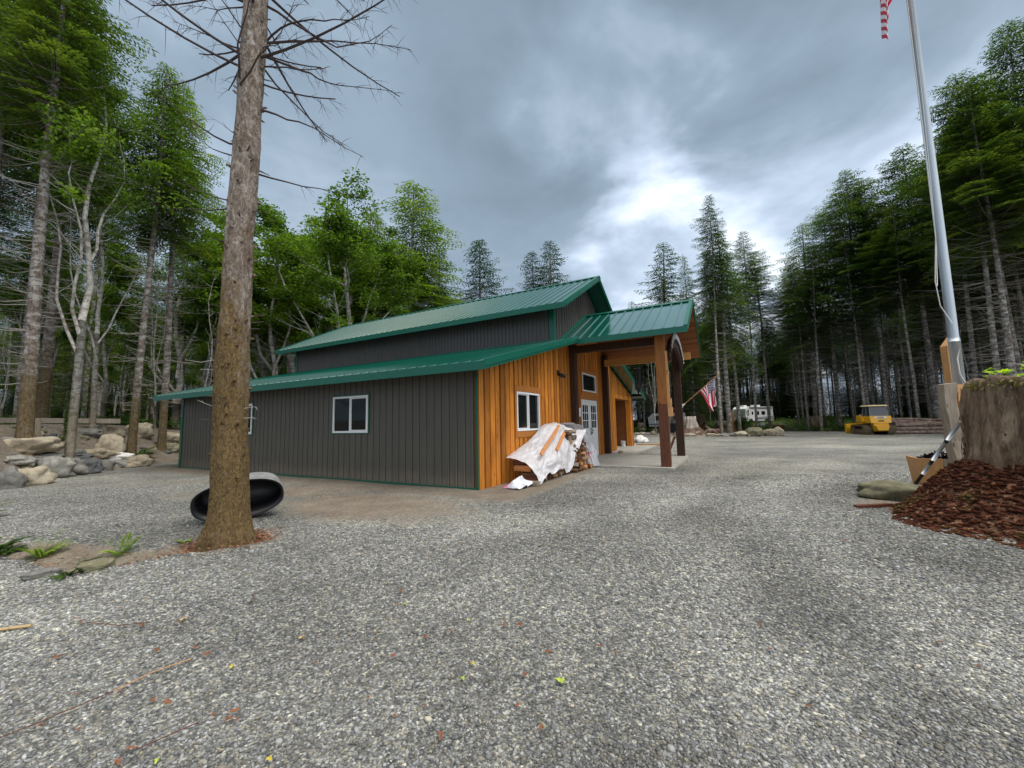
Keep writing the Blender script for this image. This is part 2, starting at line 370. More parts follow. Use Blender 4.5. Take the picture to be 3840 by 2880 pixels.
M['rockdark'] = rock_mat('dark_rock', [(.3, (.045, .047, .05)), (.5, (.11, .115, .12)), (.7, (.22, .225, .22))])
M['rockwhite'] = rock_mat('white_rock', [(.3, (.45, .44, .41)), (.5, (.66, .65, .62)), (.7, (.80, .79, .76))])
M['rockmoss'] = rock_mat('mossy_rock', [(.3, (.10, .095, .06)), (.5, (.20, .19, .12)), (.7, (.36, .33, .24))], .8)
def bark(name, stops, moss, mossh, zscale=.35, blot=None, bump=.9):
    m = mat(name, rough=.95, spec=.15); t = NT(m)
    vv = t.vor(t.co('Object', (1, 1, zscale)), 16, 'DISTANCE_TO_EDGE'); n = t.noise(t.co('Object', (1, 1, .5)), 9, 6, .65, .6)
    c = t.ramp(n, stops); crack = t.step(vv.outputs['Distance'], .0, .06, .35, 1); c = t.mix(crack, tuple(a*.35 for a in stops[0][1]), c)
    if blot:
        b = t.noise(t.co('Object', (1.4, 1.4, 3.2)), 2.2, 6, .7, .4); c = t.mix(t.step(b, .47, .60, 0, .75), c, blot)
    if moss:
        ge = t.n('ShaderNodeSeparateXYZ'); t.l(t.co('Object'), ge.inputs[0])
        hh = t.math('ADD', t.step(ge.outputs[2], mossh*.15, mossh, .34, -.12), t.noise(t.co('Object', (1, 1, .6)), 2.6, 7, .7))
        mc = t.ramp(t.noise(t.co('Object', (1, 1, .45)), 24, 4, .7), [(.3, (.050, .034, .015)), (.5, (.12, .085, .035)), (.72, (.20, .15, .06))])
        c = t.mix(t.step(hh, .44, .74, 0, moss), c, mc)
    t.col(c); t.nrm(t.bump(n, .5, .02, t.bump(crack, bump, .015))); return m
def herobark():
    m = mat('flaky_fir_bark', rough=.95, spec=.15); t = NT(m)
    wco = t.n('ShaderNodeVectorMath'); t.l(t.co('Object', (1, 1, .42)), wco.inputs[0]); ws = t.n('ShaderNodeVectorMath'); ws.operation = 'SCALE'; t.l(t.noise(t.co('Object'), 7, 4, .6, 0, 'Color'), ws.inputs[0]); ws.inputs['Scale'].default_value = .12; t.l(ws.outputs[0], wco.inputs[1])
    vv = t.vor(wco.outputs[0], 30, 'DISTANCE_TO_EDGE'); vc = t.vor(wco.outputs[0], 30); n = t.noise(t.co('Object', (1, 1, .5)), 14, 8, .72, .8); sc = t.n('ShaderNodeSeparateColor'); t.l(vc.outputs['Color'], sc.inputs[0])
    v = t.math('ADD', t.math('MULTIPLY', n, .84), t.math('MULTIPLY', sc.outputs[0], .16))
    c = t.ramp(v, [(.3, (.085, .062, .048)), (.46, (.225, .180, .148)), (.6, (.38, .325, .28)), (.75, (.60, .56, .50))]); crack = t.step(vv.outputs['Distance'], .0, .06, .25, 1); c = t.mix(crack, (.045, .028, .02), c)
    lich = t.noise(t.co('Object', (1, 1, .7)), 5, 7, .75); c = t.mix(t.step(lich, .60, .66, 0, .7), c, (.60, .58, .54))
    ge = t.n('ShaderNodeSeparateXYZ'); t.l(t.co('Object'), ge.inputs[0]); side = t.math('MULTIPLY', ge.outputs[0], -.28)
    hh = t.math('ADD', t.math('ADD', t.step(ge.outputs[2], .6, 6.0, .32, -.14), side), t.noise(t.co('Object', (1, 1, .6)), 3.4, 8, .75))
    f = t.noise(t.co('Object', (1, 1, .55)), 42, 5, .75, .5); mc = t.ramp(f, [(.3, (.030, .018, .009)), (.45, (.115, .074, .030)), (.57, (.205, .138, .055)), (.72, (.34, .255, .11))])
    mm = t.step(hh, .44, .70, 0, .93); c = t.mix(mm, c, mc); c = t.mix(t.step(t.noise(t.co('Object'), 2.2, 5, .6), .55, .7, 0, .45), c, (.13, .085, .06))
    t.col(c); t.nrm(t.bump(f, .9, .02, t.bump(n, .9, .03, t.bump(crack, .35, .012)))); return m
M['barkhero'] = herobark()
M['barkfir'] = bark('grey_fir_bark', [(.3, (.07, .052, .042)), (.5, (.17, .135, .115)), (.7, (.32, .28, .245))], .85, 4.5, .3, (.43, .41, .38))
M['barkbrown'] = bark('brown_fir_bark', [(.3, (.08, .062, .052)), (.5, (.20, .165, .145)), (.7, (.40, .36, .33))], .5, 2.2, .3, (.56, .54, .51))
M['barkpale'] = bark('pale_alder_bark', [(.3, (.23, .21, .18)), (.5, (.46, .44, .40)), (.7, (.62, .60, .56))], .6, 3.5, .8, (.16, .13, .10), .3)
M['twig'] = mat('dead_twig', (.30, .265, .235), .9)
M['twigpale'] = mat('pale_dead_twig', (.36, .34, .31), .9)
M['twigdark'] = mat('dark_dead_branch', (.065, .045, .042), .9)
def leafmat(name, stops, trans=.42, rough=.5):
    m = mat(name, rough=rough, spec=.25); t = NT(m)
    n = t.noise(t.co('Object'), .7, 4, .65); v = t.math('ADD', n, t.math('MULTIPLY', t.math('SUBTRACT', t.rand(), .5), .22))
    g = t.n('ShaderNodeNewGeometry'); v = t.math('ADD', v, t.math('MULTIPLY', t.math('SUBTRACT', g.outputs['Random Per Island'], .5), .3))
    c = t.ramp(v, stops); t.col(c)
    tr = t.n('ShaderNodeBsdfTranslucent'); t.l(t.mix(1., c, (1.3, 1.5, .6), 'MULTIPLY'), tr.inputs[0])
    mx = t.n('ShaderNodeMixShader'); mx.inputs[0].default_value = trans
    out = t.t.nodes['Material Output']; t.l(t.b.outputs[0], mx.inputs[1]); t.l(tr.outputs[0], mx.inputs[2]); t.l(mx.outputs[0], out.inputs[0]); return m
M['needles'] = leafmat('fir_needles', [(.3, (.022, .050, .018)), (.5, (.050, .092, .024)), (.68, (.125, .165, .030))])
M['needlesb'] = leafmat('bright_needles', [(.3, (.038, .078, .016)), (.5, (.092, .152, .024)), (.68, (.19, .245, .035))])
M['needlesd'] = leafmat('spruce_needles', [(.3, (.014, .034, .020)), (.5, (.028, .060, .030)), (.68, (.06, .10, .036))])
M['alder'] = leafmat('alder_leaves', [(.3, (.042, .090, .010)), (.5, (.100, .175, .018)), (.68, (.20, .29, .035))], .45)
M['fern'] = leafmat('fern_frond', [(.3, (.10, .19, .02)), (.5, (.22, .33, .035)), (.7, (.36, .46, .06))], .45)
M['ferndark'] = leafmat('dark_fern', [(.3, (.030, .075, .012)), (.5, (.065, .13, .022)), (.7, (.12, .20, .03))], .4)
M['maple'] = leafmat('maple_leaf', [(.3, (.22, .36, .02)), (.5, (.38, .52, .035)), (.7, (.50, .60, .07))], .5)
m = M['plastic'] = mat('milky_plastic', (.80, .79, .82), .22, 0, .6); t = NT(m)
tr = t.n('ShaderNodeBsdfTransparent'); tl = t.n('ShaderNodeBsdfTranslucent'); tl.inputs[0].default_value = (.78, .76, .76, 1)
m1 = t.n('ShaderNodeMixShader'); m1.inputs[0].default_value = .22; t.l(t.b.outputs[0], m1.inputs[1]); t.l(tl.outputs[0], m1.inputs[2])
m2 = t.n('ShaderNodeMixShader'); t.l(t.step(t.noise(t.co('Object'), 4, 4), .35, .75, .0, .12), m2.inputs[0]); t.l(m1.outputs[0], m2.inputs[1]); t.l(tr.outputs[0], m2.inputs[2])
t.l(m2.outputs[0], t.t.nodes['Material Output'].inputs[0])
t.nrm(t.bump(t.noise(t.co('Object'), 9, 4, .6, 1.5), .55, .04))
M['bag'] = mat('white_feed_bag', (.74, .75, .80), .45); t = NT(M['bag'])
t.col(t.mix(t.step(t.noise(t.co('Object'), 3.1, 3, .5), .60, .63), (.72, .74, .80), (.75, .16, .42)))
m = M['trough'] = mat('black_poly', (.010, .010, .011), .38, 0, .5)
m = M['troughout'] = mat('dusty_poly', rough=.6); t = NT(m); t.col(t.ramp(t.noise(t.co('Object', (1, 1, 4)), 3, 6, .7), [(.3, (.13, .13, .135)), (.6, (.26, .26, .26)), (.8, (.36, .35, .33))]))
m = M['yellow'] = mat('yellow_paint', (.78, .40, .010), .35, 0, .5, .2); t = NT(m)
t.col(t.mix(t.step(t.noise(t.co('Object'), 2.4, 6, .7), .55, .75, 0, .7), (.80, .41, .012), (.40, .25, .05)))
M['track'] = rock_mat('muddy_track_steel', [(.3, (.05, .038, .025)), (.5, (.14, .105, .065)), (.7, (.24, .185, .12))])
M['rubber'] = mat('dark_rubber', (.018, .018, .018), .8)
M['steel'] = ribbed('galvanised_steel', (.46, .50, .54), .33, .12); M['steel'].node_tree.nodes['Principled BSDF'].inputs['Metallic'].default_value = .55
M['rope'] = mat('white_rope', (.72, .72, .70), .8)
M['red'] = mat('flag_red', (.55, .030, .065), .7); M['blue'] = mat('flag_blue', (.012, .022, .085), .7); M['fwhite'] = mat('flag_white', (.78, .74, .80), .7)
M['rvwhite'] = mat('white_gelcoat', (.80, .81, .82), .25, 0, .5, .3); M['rvgrey'] = mat('grey_stripe', (.22, .24, .26), .35)
M['leafor'] = mat('rust_leaf', (.23, .090, .042), .8); M['leafye'] = mat('yellow_leaf', (.50, .42, .06), .7)
M['leafgr'] = mat('lime_leaf', (.38, .50, .07), .7); M['leafta'] = mat('tan_leaf', (.46, .34, .18), .8)
def duffm():
    m = mat('red_rot_duff', rough=1, spec=.1); t = NT(m); oc = t.co('Object'); n = t.noise(oc, 7, 8, .75, .6)
    c = t.ramp(n, [(.3, (.018, .008, .005)), (.45, (.075, .026, .015)), (.58, (.165, .060, .034)), (.7, (.29, .155, .085))])
    c = t.mix(t.step(t.noise(oc, 2.4, 4), .56, .68, 0, .7), c, (.19, .145, .045)); t.col(c); t.nrm(t.bump(n, 1, .08)); return m
M['duff'] = duffm()
def stumpm(name, a, b, c):
    m = mat(name, rough=.95, spec=.15); t = NT(m)
    n = t.noise(t.co('Object', (5, 5, .9)), 1.6, 8, .7, .7); n2 = t.noise(t.co('Object'), 1.3, 5, .6)
    col = t.ramp(n, [(.3, a), (.5, b), (.72, c)]); ge = t.n('ShaderNodeSeparateXYZ'); t.l(t.co('Object'), ge.inputs[0])
    col = t.mix(t.step(t.math('ADD', n2, t.step(ge.outputs[2], .2, 1.5, .2, -.1)), .5, .66, 0, .8), col, (.10, .04, .022))
    t.col(col); t.nrm(t.bump(n, .9, .06)); return m
M['stump'] = stumpm('old_stump_wood', (.055, .034, .022), (.205, .145, .098), (.40, .31, .225))
M['palestump'] = stumpm('bleached_stump', (.16, .11, .085), (.40, .34, .29), (.62, .57, .52))

# ------------------------------------------------------------------ ground sheet
def axis(lo, a, b, hi, fine, g=1.16):
    mid = list(np.arange(a, b+1e-6, fine)); st = fine; l = []; x = a
    while x > lo: st *= g; x -= st; l.append(x)
    r = []; st = fine; x = b
    while x < hi: st *= g; x += st; r.append(x)
    return np.array(l[::-1]+mid+r)
def forest_mask(x, y):
    """1 under the trees, 0 on the gravel"""
    fx = np.array([-3000, -30, -14, -9, 0, 10, 20, 27.5, 31, 34, 34, 40, 3000.]); fy = np.array([30, 30, 30, 34, 44, 48, 47, 42, 38, 34, 30, -2000, -2000.])
    edge = np.interp(x, fx, fy); f = sstep((y-edge)/1.5+.5)
    s = np.interp(y, TOE_Y, TOE_X)-x; f = np.maximum(f, sstep((s-2.6)/1.6)*(y > -5))
    return f
def uv_of(x, y): dx, dy = x-P0.x, y-P0.y; return dx*BU.x+dy*BU.y, dx*BV.x+dy*BV.y
def masks(x, y):
    u, v = uv_of(x, y)
    d = sstep((v+1.5)/1.1)*(u < .4)*(u > -15)*sstep((1.2-np.abs(v+.2))/1.2+.35)*.95
    d = np.maximum(d, .85*np.exp(-(((u+1.0)/2.6)**2+((v+2.1)/1.5)**2)))
    d = np.maximum(d, .95*np.exp(-(np.maximum(0, u-.9)/.55)**2)*(u > -.3)*sstep((v+1.6)/1.4)*sstep((5.4-v)/1.))
    d = np.maximum(d, .75*np.exp(-(((x+5.5)/3.2)**2+((y-9.6)/1.4)**2)))
    d = np.maximum(d, .5*np.exp(-(((x+9.)/4.)**2+((y-11.5)/1.)**2)))
    e, s = seg_dist(x, y, EDGE); tr = np.hypot(x+3.84, y-5.48)
    lit = np.exp(-(np.maximum(0, e-.32)/.2)**2)*(s > 0)*sstep((x+5.0)/1.1+.3); lit = np.maximum(lit, .95*np.exp(-(tr/.62)**2))
    d = np.maximum(d, np.exp(-(np.maximum(0, e-.45)/.3)**2)*(s > 0))
    dm = np.hypot(x-ST[0], y-ST[1]); lit = np.maximum(lit, sstep(((np.degrees(np.arctan2(y-ST[1], x-ST[0])) % 360)-112)/22)*sstep((2.0+.15*np.sin(3*np.arctan2(y-ST[1], x-ST[0]))-dm)/.3+.2))
    d = np.maximum(d, .75*np.exp(-(((x-6.6)/1.0)**2+((y-6.9)/.7)**2)))
    s_ = np.interp(y, TOE_Y, TOE_X)-x; d = np.maximum(d, .9*sstep((s_+.1)/.5)*(y > 7))
    isl = sstep((1-np.maximum(np.abs(x-17.5)/6.2, np.abs(y-36.2)/3.6))*3); d = np.maximum(d, isl)
    d = np.maximum(d, .8*sstep((1-np.maximum(np.abs(x-31)/4, np.abs(y-31.5)/2.4))*2))
    return np.clip(d, 0, 1), forest_mask(x, y), np.clip(lit, 0, 1)
def tone(x, y):
    x = np.asarray(x, float).ravel(); y = np.asarray(y, float).ravel(); out = np.ones(len(x)); near = (np.abs(x) < 70) & (y < 90) & (y > -5)
    nz_ = np.zeros(len(x)); idx = np.nonzero(near)[0]
    for i in idx: nz_[i] = mnoise.noise(Vector((x[i]*.34, y[i]*.62, 1.3)))+.55*mnoise.noise(Vector((x[i]*1.1+4, y[i]*1.5, 2.3)))+.35*mnoise.noise(Vector((x[i]*3.1, y[i]*3.3, 5.3)))
    out += .24*np.clip(nz_*1.4, -1, 1)
    for off, tr in ((0, [(1.2, -2), (1.4, 3), (2.4, 7), (5.2, 11), (10, 15.5), (22, 24)]), (0, [(2.9, -2), (3.1, 3), (4.0, 6.6), (6.6, 10), (11, 14), (23, 22)]), (0, [(-6, 1.5), (-2, 4.6), (2, 7.2), (6.5, 9.3), (12, 10.5), (24, 12)])):
        d, _ = seg_dist(x, y, tr); w = .32+.02*y; out += .15*np.exp(-(d/w)**2)-.07*np.exp(-((d-w*2.1)/(w*.8))**2)
    return np.clip(out, .5, 1.5)
def build_ground():
    xs = axis(-1500, -17, 12, 1500, .13); ys = axis(-60, .6, 21, 2000, .12)
    X, Y = np.meshgrid(xs, ys); Z = G(X, Y); nx, ny = len(xs), len(ys)
    V = np.stack([X.ravel(), Y.ravel(), Z.ravel()], 1)
    i = np.arange((ny-1)*(nx-1)); r, c = i//(nx-1), i % (nx-1); a = r*nx+c
    o = np_mesh('ground', V, np.stack([a, a+1, a+nx+1, a+nx], 1), M['ground'], smooth=True, kind='structure')
    d, f, l = masks(X.ravel(), Y.ravel())
    at_ = o.data.color_attributes.new('mask', 'FLOAT_COLOR', 'POINT')
    at_.data.foreach_set('color', np.stack([d, f, l, tone(X, Y)], 1).astype(np.float32).ravel())
build_ground()
def ico(sub=1):
    t = (1+5**.5)/2; v = [(-1,t,0),(1,t,0),(-1,-t,0),(1,-t,0),(0,-1,t),(0,1,t),(0,-1,-t),(0,1,-t),(t,0,-1),(t,0,1),(-t,0,-1),(-t,0,1)]
    v = [Vector(p).normalized() for p in v]
    f = [(0,11,5),(0,5,1),(0,1,7),(0,7,10),(0,10,11),(1,5,9),(5,11,4),(11,10,2),(10,7,6),(7,1,8),(3,9,4),(3,4,2),(3,2,6),(3,6,8),(3,8,9),(4,9,5),(2,4,11),(6,2,10),(8,6,7),(9,8,1)]
    for _ in range(sub):
        c = {}; nf = []
        def md(a, b):
            k = (min(a, b), max(a, b))
            if k not in c: v.append(((v[a]+v[b])/2).normalized()); c[k] = len(v)-1
            return c[k]
        for a, b, d in f: x, y, z = md(a, b), md(b, d), md(d, a); nf += [(a, x, z), (b, y, x), (d, z, y), (x, y, z)]
        f = nf
    return np.array([tuple(p) for p in v]), np.array(f)
def build_stones():
    """the loose stones lying on top of the gravel in front of the camera"""
    iv, if_ = ico(0); n = 165000
    Y = 1.15+9.5*rng.random(n)**2.0; X = (rng.random(n)*2-1)*(1.42*Y+.3)
    d, f, l = masks(X, Y); keep = (np.maximum(d, l) < .35) & (np.hypot(X+3.84, Y-5.48) > .5)
    X, Y = X[keep], Y[keep]; n = len(X)
    sz = (.0056+.0058*rng.random(n)**2.2+.0022*np.clip(Y-2.5, 0, 2))*np.where(rng.random(n) < .03, 1.6, 1.)
    S = np.stack([sz*(1+.55*rng.random(n)), sz*(.75+.4*rng.random(n)), sz*(.42+.35*rng.random(n))], 1)
    a = rng.random(n)*6.283; b = (rng.random(n)-.5)*.9
    P = iv[None]*(1+.32*(rng.random((n, 12, 1))-.5))*S[:, None]
    cb_, sb_ = np.cos(b)[:, None], np.sin(b)[:, None]
    x, z = P[..., 0]*cb_-P[..., 2]*sb_, P[..., 0]*sb_+P[..., 2]*cb_; y = P[..., 1]
    ca, sa = np.cos(a)[:, None], np.sin(a)[:, None]
    P = np.stack([x*ca-y*sa+X[:, None], x*sa+y*ca+Y[:, None], z+(G(X, Y)+S[:, 2]*.35)[:, None]], 2)
    Fq = if_[None]+np.arange(n)[:, None, None]*12
    o = np_mesh('loose_gravel', P.reshape(-1, 3), Fq.reshape(-1, 3), M['stone'], smooth=True, nv=3, kind='stuff', label='loose grey and buff stones of the gravel yard in the foreground', cat='gravel')
    g = rng.random(n); base = np.interp(g, [0, .35, .66, .9, 1], [.090, .142, .198, .285, .41])
    base = base*1.1*tone(X, Y); warm = np.where(rng.random(n) < .34, rng.random(n)*.30, -.03*rng.random(n))
    c = np.stack([base*(1+warm*.55), base*(1.012+.12*warm), base*(.985-warm*.7), np.ones(n)], 1)
    at_ = o.data.color_attributes.new('tint', 'FLOAT_COLOR', 'POINT'); at_.data.foreach_set('color', np.repeat(c, 12, 0).astype(np.float32).ravel())
build_stones()

# ------------------------------------------------------------------ the barn
Lb, Wt, VC = 13.97, 16.02, 8.01; EV, FU, BO = .67, .647, .67
Z1, Z2, ZR, ZP, ZE, VP, PU, V1 = 2.781, 5.246, 7.32, 5.766, 4.236, 5.093, 4.048, 4.665; V2 = Wt-V1
SH = (4.178-Z1)/(V1+EV); UPS = (ZR-Z2)/(VC-V1+.68); PS = (ZP-ZE)/(VC-VP)
def shed(v): v = v if v < VC else Wt-v; return Z1+SH*(v+EV)
def uproof(v): return ZR-UPS*abs(v-VC)
def proof(v): return ZP-PS*abs(v-VC)
barn = empty('barn', tuple(P0), YAW, label='long metal and timber barn with green roofs, raised centre section and gabled entry porch', cat='barn')
def part(mb, name, m, parent=barn, **k): return mb.build(name, m, parent, **k)
TH = .12
# --- ribbed steel side walls (rib every 23 cm)
def rib_wall_u(mb, v, u0, u1, z0, zt, side, step=.229, holes=(), proud=.016, base=True):
    """wall along u; outer face at v, facing side (-1 near)"""
    cuts = sorted({u0, u1, *[h[0] for h in holes], *[h[1] for h in holes]})
    for a, b in zip(cuts[:-1], cuts[1:]):
        hs = [h for h in holes if h[0] <= a+1e-6 and h[1] >= b-1e-6]; zz = [(z0, zt)]
        for h in hs: zz = [(z0, h[2]), (h[3], zt)]
        for p, q in zz: mb.box((a, min(v, v-side*TH), p), (b, max(v, v-side*TH), q))
    u = u0+.1
    while u < u1-.05:
        hs = [h for h in holes if h[0]-.02 < u < h[1]+.02]; zz = [(z0, zt)]
        for h in hs: zz = [(z0, h[2]), (h[3], zt)]
        for p, q in zz:
            x, y = v, v+side*proud
            mb.hexa([(u-.026, x, p), (u+.026, x, p), (u+.011, y, p), (u-.011, y, p), (u-.026, x, q), (u+.026, x, q), (u+.011, y, q), (u-.011, y, q)] if side < 0 else
                    [(u-.011, y, p), (u+.011, y, p), (u+.026, x, p), (u-.026, x, p), (u-.011, y, q), (u+.011, y, q), (u+.026, x, q), (u-.026, x, q)])
        u += step
WIN = [(-4.90, -3.49, 1.30, 2.31), (-10.4, -9.0, 1.28, 2.30)]
mb = MB(); rib_wall_u(mb, 0, -Lb, 0, .02, shed(0)-.12, -1, holes=WIN); part(mb, 'near_side_wall', M['brownmetal'])
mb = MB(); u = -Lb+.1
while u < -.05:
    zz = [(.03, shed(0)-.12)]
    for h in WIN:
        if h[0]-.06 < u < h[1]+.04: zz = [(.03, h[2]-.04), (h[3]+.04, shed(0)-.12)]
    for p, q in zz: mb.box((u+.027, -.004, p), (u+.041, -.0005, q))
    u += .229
part(mb, 'rib_shadow_strips', mat('painted_rib_shadow', (.012, .011, .010), .9))  # dark strips beside the ribs, painting in their narrow shadow lines
mb = MB(); rib_wall_u(mb, Wt, -Lb, 0, .02, shed(0)-.12, 1); part(mb, 'far_side_wall', M['brownmetal'])
mb = MB(); rib_wall_u(mb, V1, -Lb, 0, 4.0, uproof(V1)-.14, -1, proud=.03, step=.152); part(mb, 'upper_near_wall', M['brownmetal2'])
mb = MB(); rib_wall_u(mb, V2, -Lb, 0, 4.0, uproof(V1)-.14, 1, step=.152); part(mb, 'upper_far_wall', M['brownmetal2'])
# --- board walls on the gable ends
def zspans(v, top, bot, holes):
    zz = [(bot, top)]
    for h in holes:
        if h[0]-1e-6 <= v <= h[1]+1e-6:
            nz_ = []
            for p, q in zz:
                if h[2] > p: nz_.append((p, min(q, h[2])))
                if h[3] < q: nz_.append((max(p, h[3]), q))
            zz = nz_
    return [z for z in zz if z[1]-z[0] > .01]
def gable(mb, u, out, v0, v1, top, bot, holes=(), step=.2465, bw=.185, proud=.038, thick=TH, mid=None):
    cuts = sorted({v0, v1, *([mid] if mid and v0 < mid < v1 else []), *[x for h in holes for x in h[:2] if v0 < x < v1]})
    def slab(a, b, ua, ub):
        for p, q in zspans((a+b)/2, 99, -99, holes):
            la, lb = max(p, bot(a) if callable(bot) else bot), max(p, bot(b) if callable(bot) else bot)
            ta, tb = min(q, top(a)), min(q, top(b))
            if ta-la < .01 and tb-lb < .01: continue
            mb.hexa([(ua, a, la), (ub, a, la), (ub, b, lb), (ua, b, lb), (ua, a, ta), (ub, a, ta), (ub, b, tb), (ua, b, tb)])
    for a, b in zip(cuts[:-1], cuts[1:]): slab(a, b, u-out*thick if out > 0 else u, u if out > 0 else u+thick)
    v = v0+.03; rr = random.Random(5)
    while v < v1-.05:
        w = bw*(.94+.1*rr.random()); a, b = v, min(v+w, v1-.005); pr = proud*(.8+.4*rr.random())
        inner = sorted({a, b, *[c for c in cuts if a < c < b]})
        for p, q in zip(inner[:-1], inner[1:]): slab(p, q, *((u, u+pr) if out > 0 else (u-pr, u)))
        v += step
OW = (1.83, 3.25, 1.26, 2.32); DR = (7.06, 9.13, .02, 2.34); TR = (7.27, 9.02, 2.66, 3.38); GA = (12.08, 15.4, -.5, 2.58)
low = lambda v: shed(v)-.15
mb = MB(); gable(mb, 0, 1, 0, V1, low, .0, [OW]); gable(mb, 0, 1, V1, VP+.35, lambda v: 4.12, .0)
gable(mb, 0, 1, V2, Wt, low, .0, [GA]); gable(mb, 0, 1, Wt-VP-.35, V2, lambda v: 4.12, .0)
gable(mb, 0, 1, VP+.35, Wt-VP-.35, lambda v: proof(v)-.16, .0, [DR, TR], mid=VC); part(mb, 'front_board_wall', M['siding'])
mb = MB(); gable(mb, 0.0, 1, V1, VP+.35, lambda v: uproof(v)-.15, 4.13, step=.23, bw=.05, proud=.02)
gable(mb, 0.0, 1, Wt-VP-.35, V2, lambda v: uproof(v)-.15, 4.13, step=.23, bw=.05, proud=.02)
gable(mb, 0.0, 1, VP+.35, Wt-VP-.35, lambda v: uproof(v)-.15, lambda v: proof(v)-.155, step=.23, bw=.05, proud=.02, mid=VC); part(mb, 'upper_front_wall', M['brownmetal2'])
mb = MB(); gable(mb, -Lb, -1, 0, V1, low, .0, step=.23, bw=.05); gable(mb, -Lb, -1, V1, V2, lambda v: uproof(v)-.15, .0, step=.23, bw=.05, mid=VC)
gable(mb, -Lb, -1, V2, Wt, low, .0, step=.23, bw=.05); part(mb, 'back_wall', M['brownmetal'])
# --- corner and base trims
mb = MB(); mb.box((-Lb-.015, -.03, 0), (-Lb+.13, .10, shed(0)-.13)); mb.box((-.015, -.024, 0), (.03, -.0005, shed(0)-.13))
mb.box((-Lb+.13, -.030, .0), (-.015, -.004, .05)); part(mb, 'corner_trim', M['greentrim'])
mb = MB(); mb.box((-.15, V1-.036, shed(V1)-.02), (.0214, V1-.0005, uproof(V1)-.14)); mb.box((.0215, V1-.036, shed(V1)-.02), (.032, V1+.13, uproof(V1)-.12)); part(mb, 'upper_corner_trim', M['greentrim'])
mb = MB(); mb.box((-Lb-.015, V1-.04, shed(V1)-.02), (-Lb+.12, V1-.0005, uproof(V1)-.14)); part(mb, 'upper_corner_trim', M['greentrim'])
mb = MB(); mb.box((-Lb-.005, .003, -.12), (-.006, .10, .0)); mb.box((-.09, .1, -.12), (-.005, 5.3, .0)); part(mb, 'foundation_sill', M['darkpost'])
# --- roofs: a thin folded sheet with standing ribs, fascia and rake trims
def plane_roof(name, u0, u1, va, za, vb, zb, step=.305, t=.03, seam_v=None):
    """sheet from eave (va,za) to top (vb,zb)"""
    mb = MB(); s = 1 if vb > va else -1; sl = Vector((0, vb-va, zb-za)).normalized(); nrm_ = Vector((0, -sl.z*s, abs(sl.y)))*1
    nrm_ = Vector((0, -s*sl.z, s*sl.y)).normalized()
    a, b = Vector((0, va, za)), Vector((0, vb, zb)); U0, U1 = Vector((u0, 0, 0)), Vector((u1, 0, 0))
    mb.hexa([U0+a-nrm_*t, U1+a-nrm_*t, U1+b-nrm_*t, U0+b-nrm_*t, U0+a, U1+a, U1+b, U0+b] if s > 0 else [U0+b-nrm_*t, U1+b-nrm_*t, U1+a-nrm_*t, U0+a-nrm_*t, U0+b, U1+b, U1+a, U0+a])
    n = int(round((u1-u0)/step)); e = sl*-.02
    for k in range(1, n):
        u = u0+(u1-u0)*k/n
        for w, h in ((.085, .014), (.040, .036)):
            x = Vector((w/2, 0, 0)); p = Vector((u, va, za))+e; q = Vector((u, vb, zb))
            mb.hexa([p-x, p+x, q+x, q-x, p-x*.7+nrm_*h, p+x*.7+nrm_*h, q+x*.7+nrm_*h, q-x*.7+nrm_*h])
    return part(mb, name, M['green'])
U0_, U1_ = -Lb-BO, FU
near = plane_roof('near_aisle_roof', U0_, U1_, -EV, Z1, V1+.0, shed(V1))
mb = MB(); mb.hexa([(.02, V1, shed(V1)-.03), (U1_, V1, shed(V1)-.03), (U1_, VP+.04, 4.27), (.02, VP+.04, 4.27), (.02, V1, shed(V1)), (U1_, V1, shed(V1)), (U1_, VP+.04, 4.30), (.02, VP+.04, 4.30)])
part(mb, 'roof_corner', M['green'])
plane_roof('far_aisle_roof', U0_, U1_, Wt+EV, Z1, V2, shed(V1))
plane_roof('upper_near_roof', U0_, U1_, V1-.68, Z2, VC, ZR)
plane_roof('upper_far_roof', U0_, U1_, V2+.68, Z2, VC, ZR)
plane_roof('porch_near_roof', .03, PU, VP, ZE, VC, ZP, .327)
plane_roof('porch_far_roof', .03, PU, Wt-VP, ZE, VC, ZP, .327)
FH = .18
mb = MB()
mb.box((U0_, -EV-.028, Z1-FH), (U1_+.028, -EV, Z1+.004)); part(mb, 'near_fascia', M['greentrim'], near)
mb = MB(); mb.box((U0_, Wt+EV, Z1-FH), (U1_+.028, Wt+EV+.028, Z1+.004)); part(mb, 'eave_fascia', M['greentrim'])
mb = MB(); mb.box((U0_, V1-.68-.028, Z2-FH), (U1_+.028, V1-.68, Z2+.004)); part(mb, 'eave_fascia', M['greentrim']); mb = MB(); mb.box((U0_, V2+.68, Z2-FH), (U1_+.028, V2+.68+.028, Z2+.004)); part(mb, 'eave_fascia', M['greentrim'])
mb = MB(); mb.box((FU+.03, VP-.028, ZE-FH), (PU+.028, VP, ZE+.004)); part(mb, 'porch_fascia', M['greentrim']); mb = MB(); mb.box((.0, Wt-VP, ZE-FH), (PU+.028, Wt-VP+.028, ZE+.004)); part(mb, 'porch_fascia', M['greentrim'])
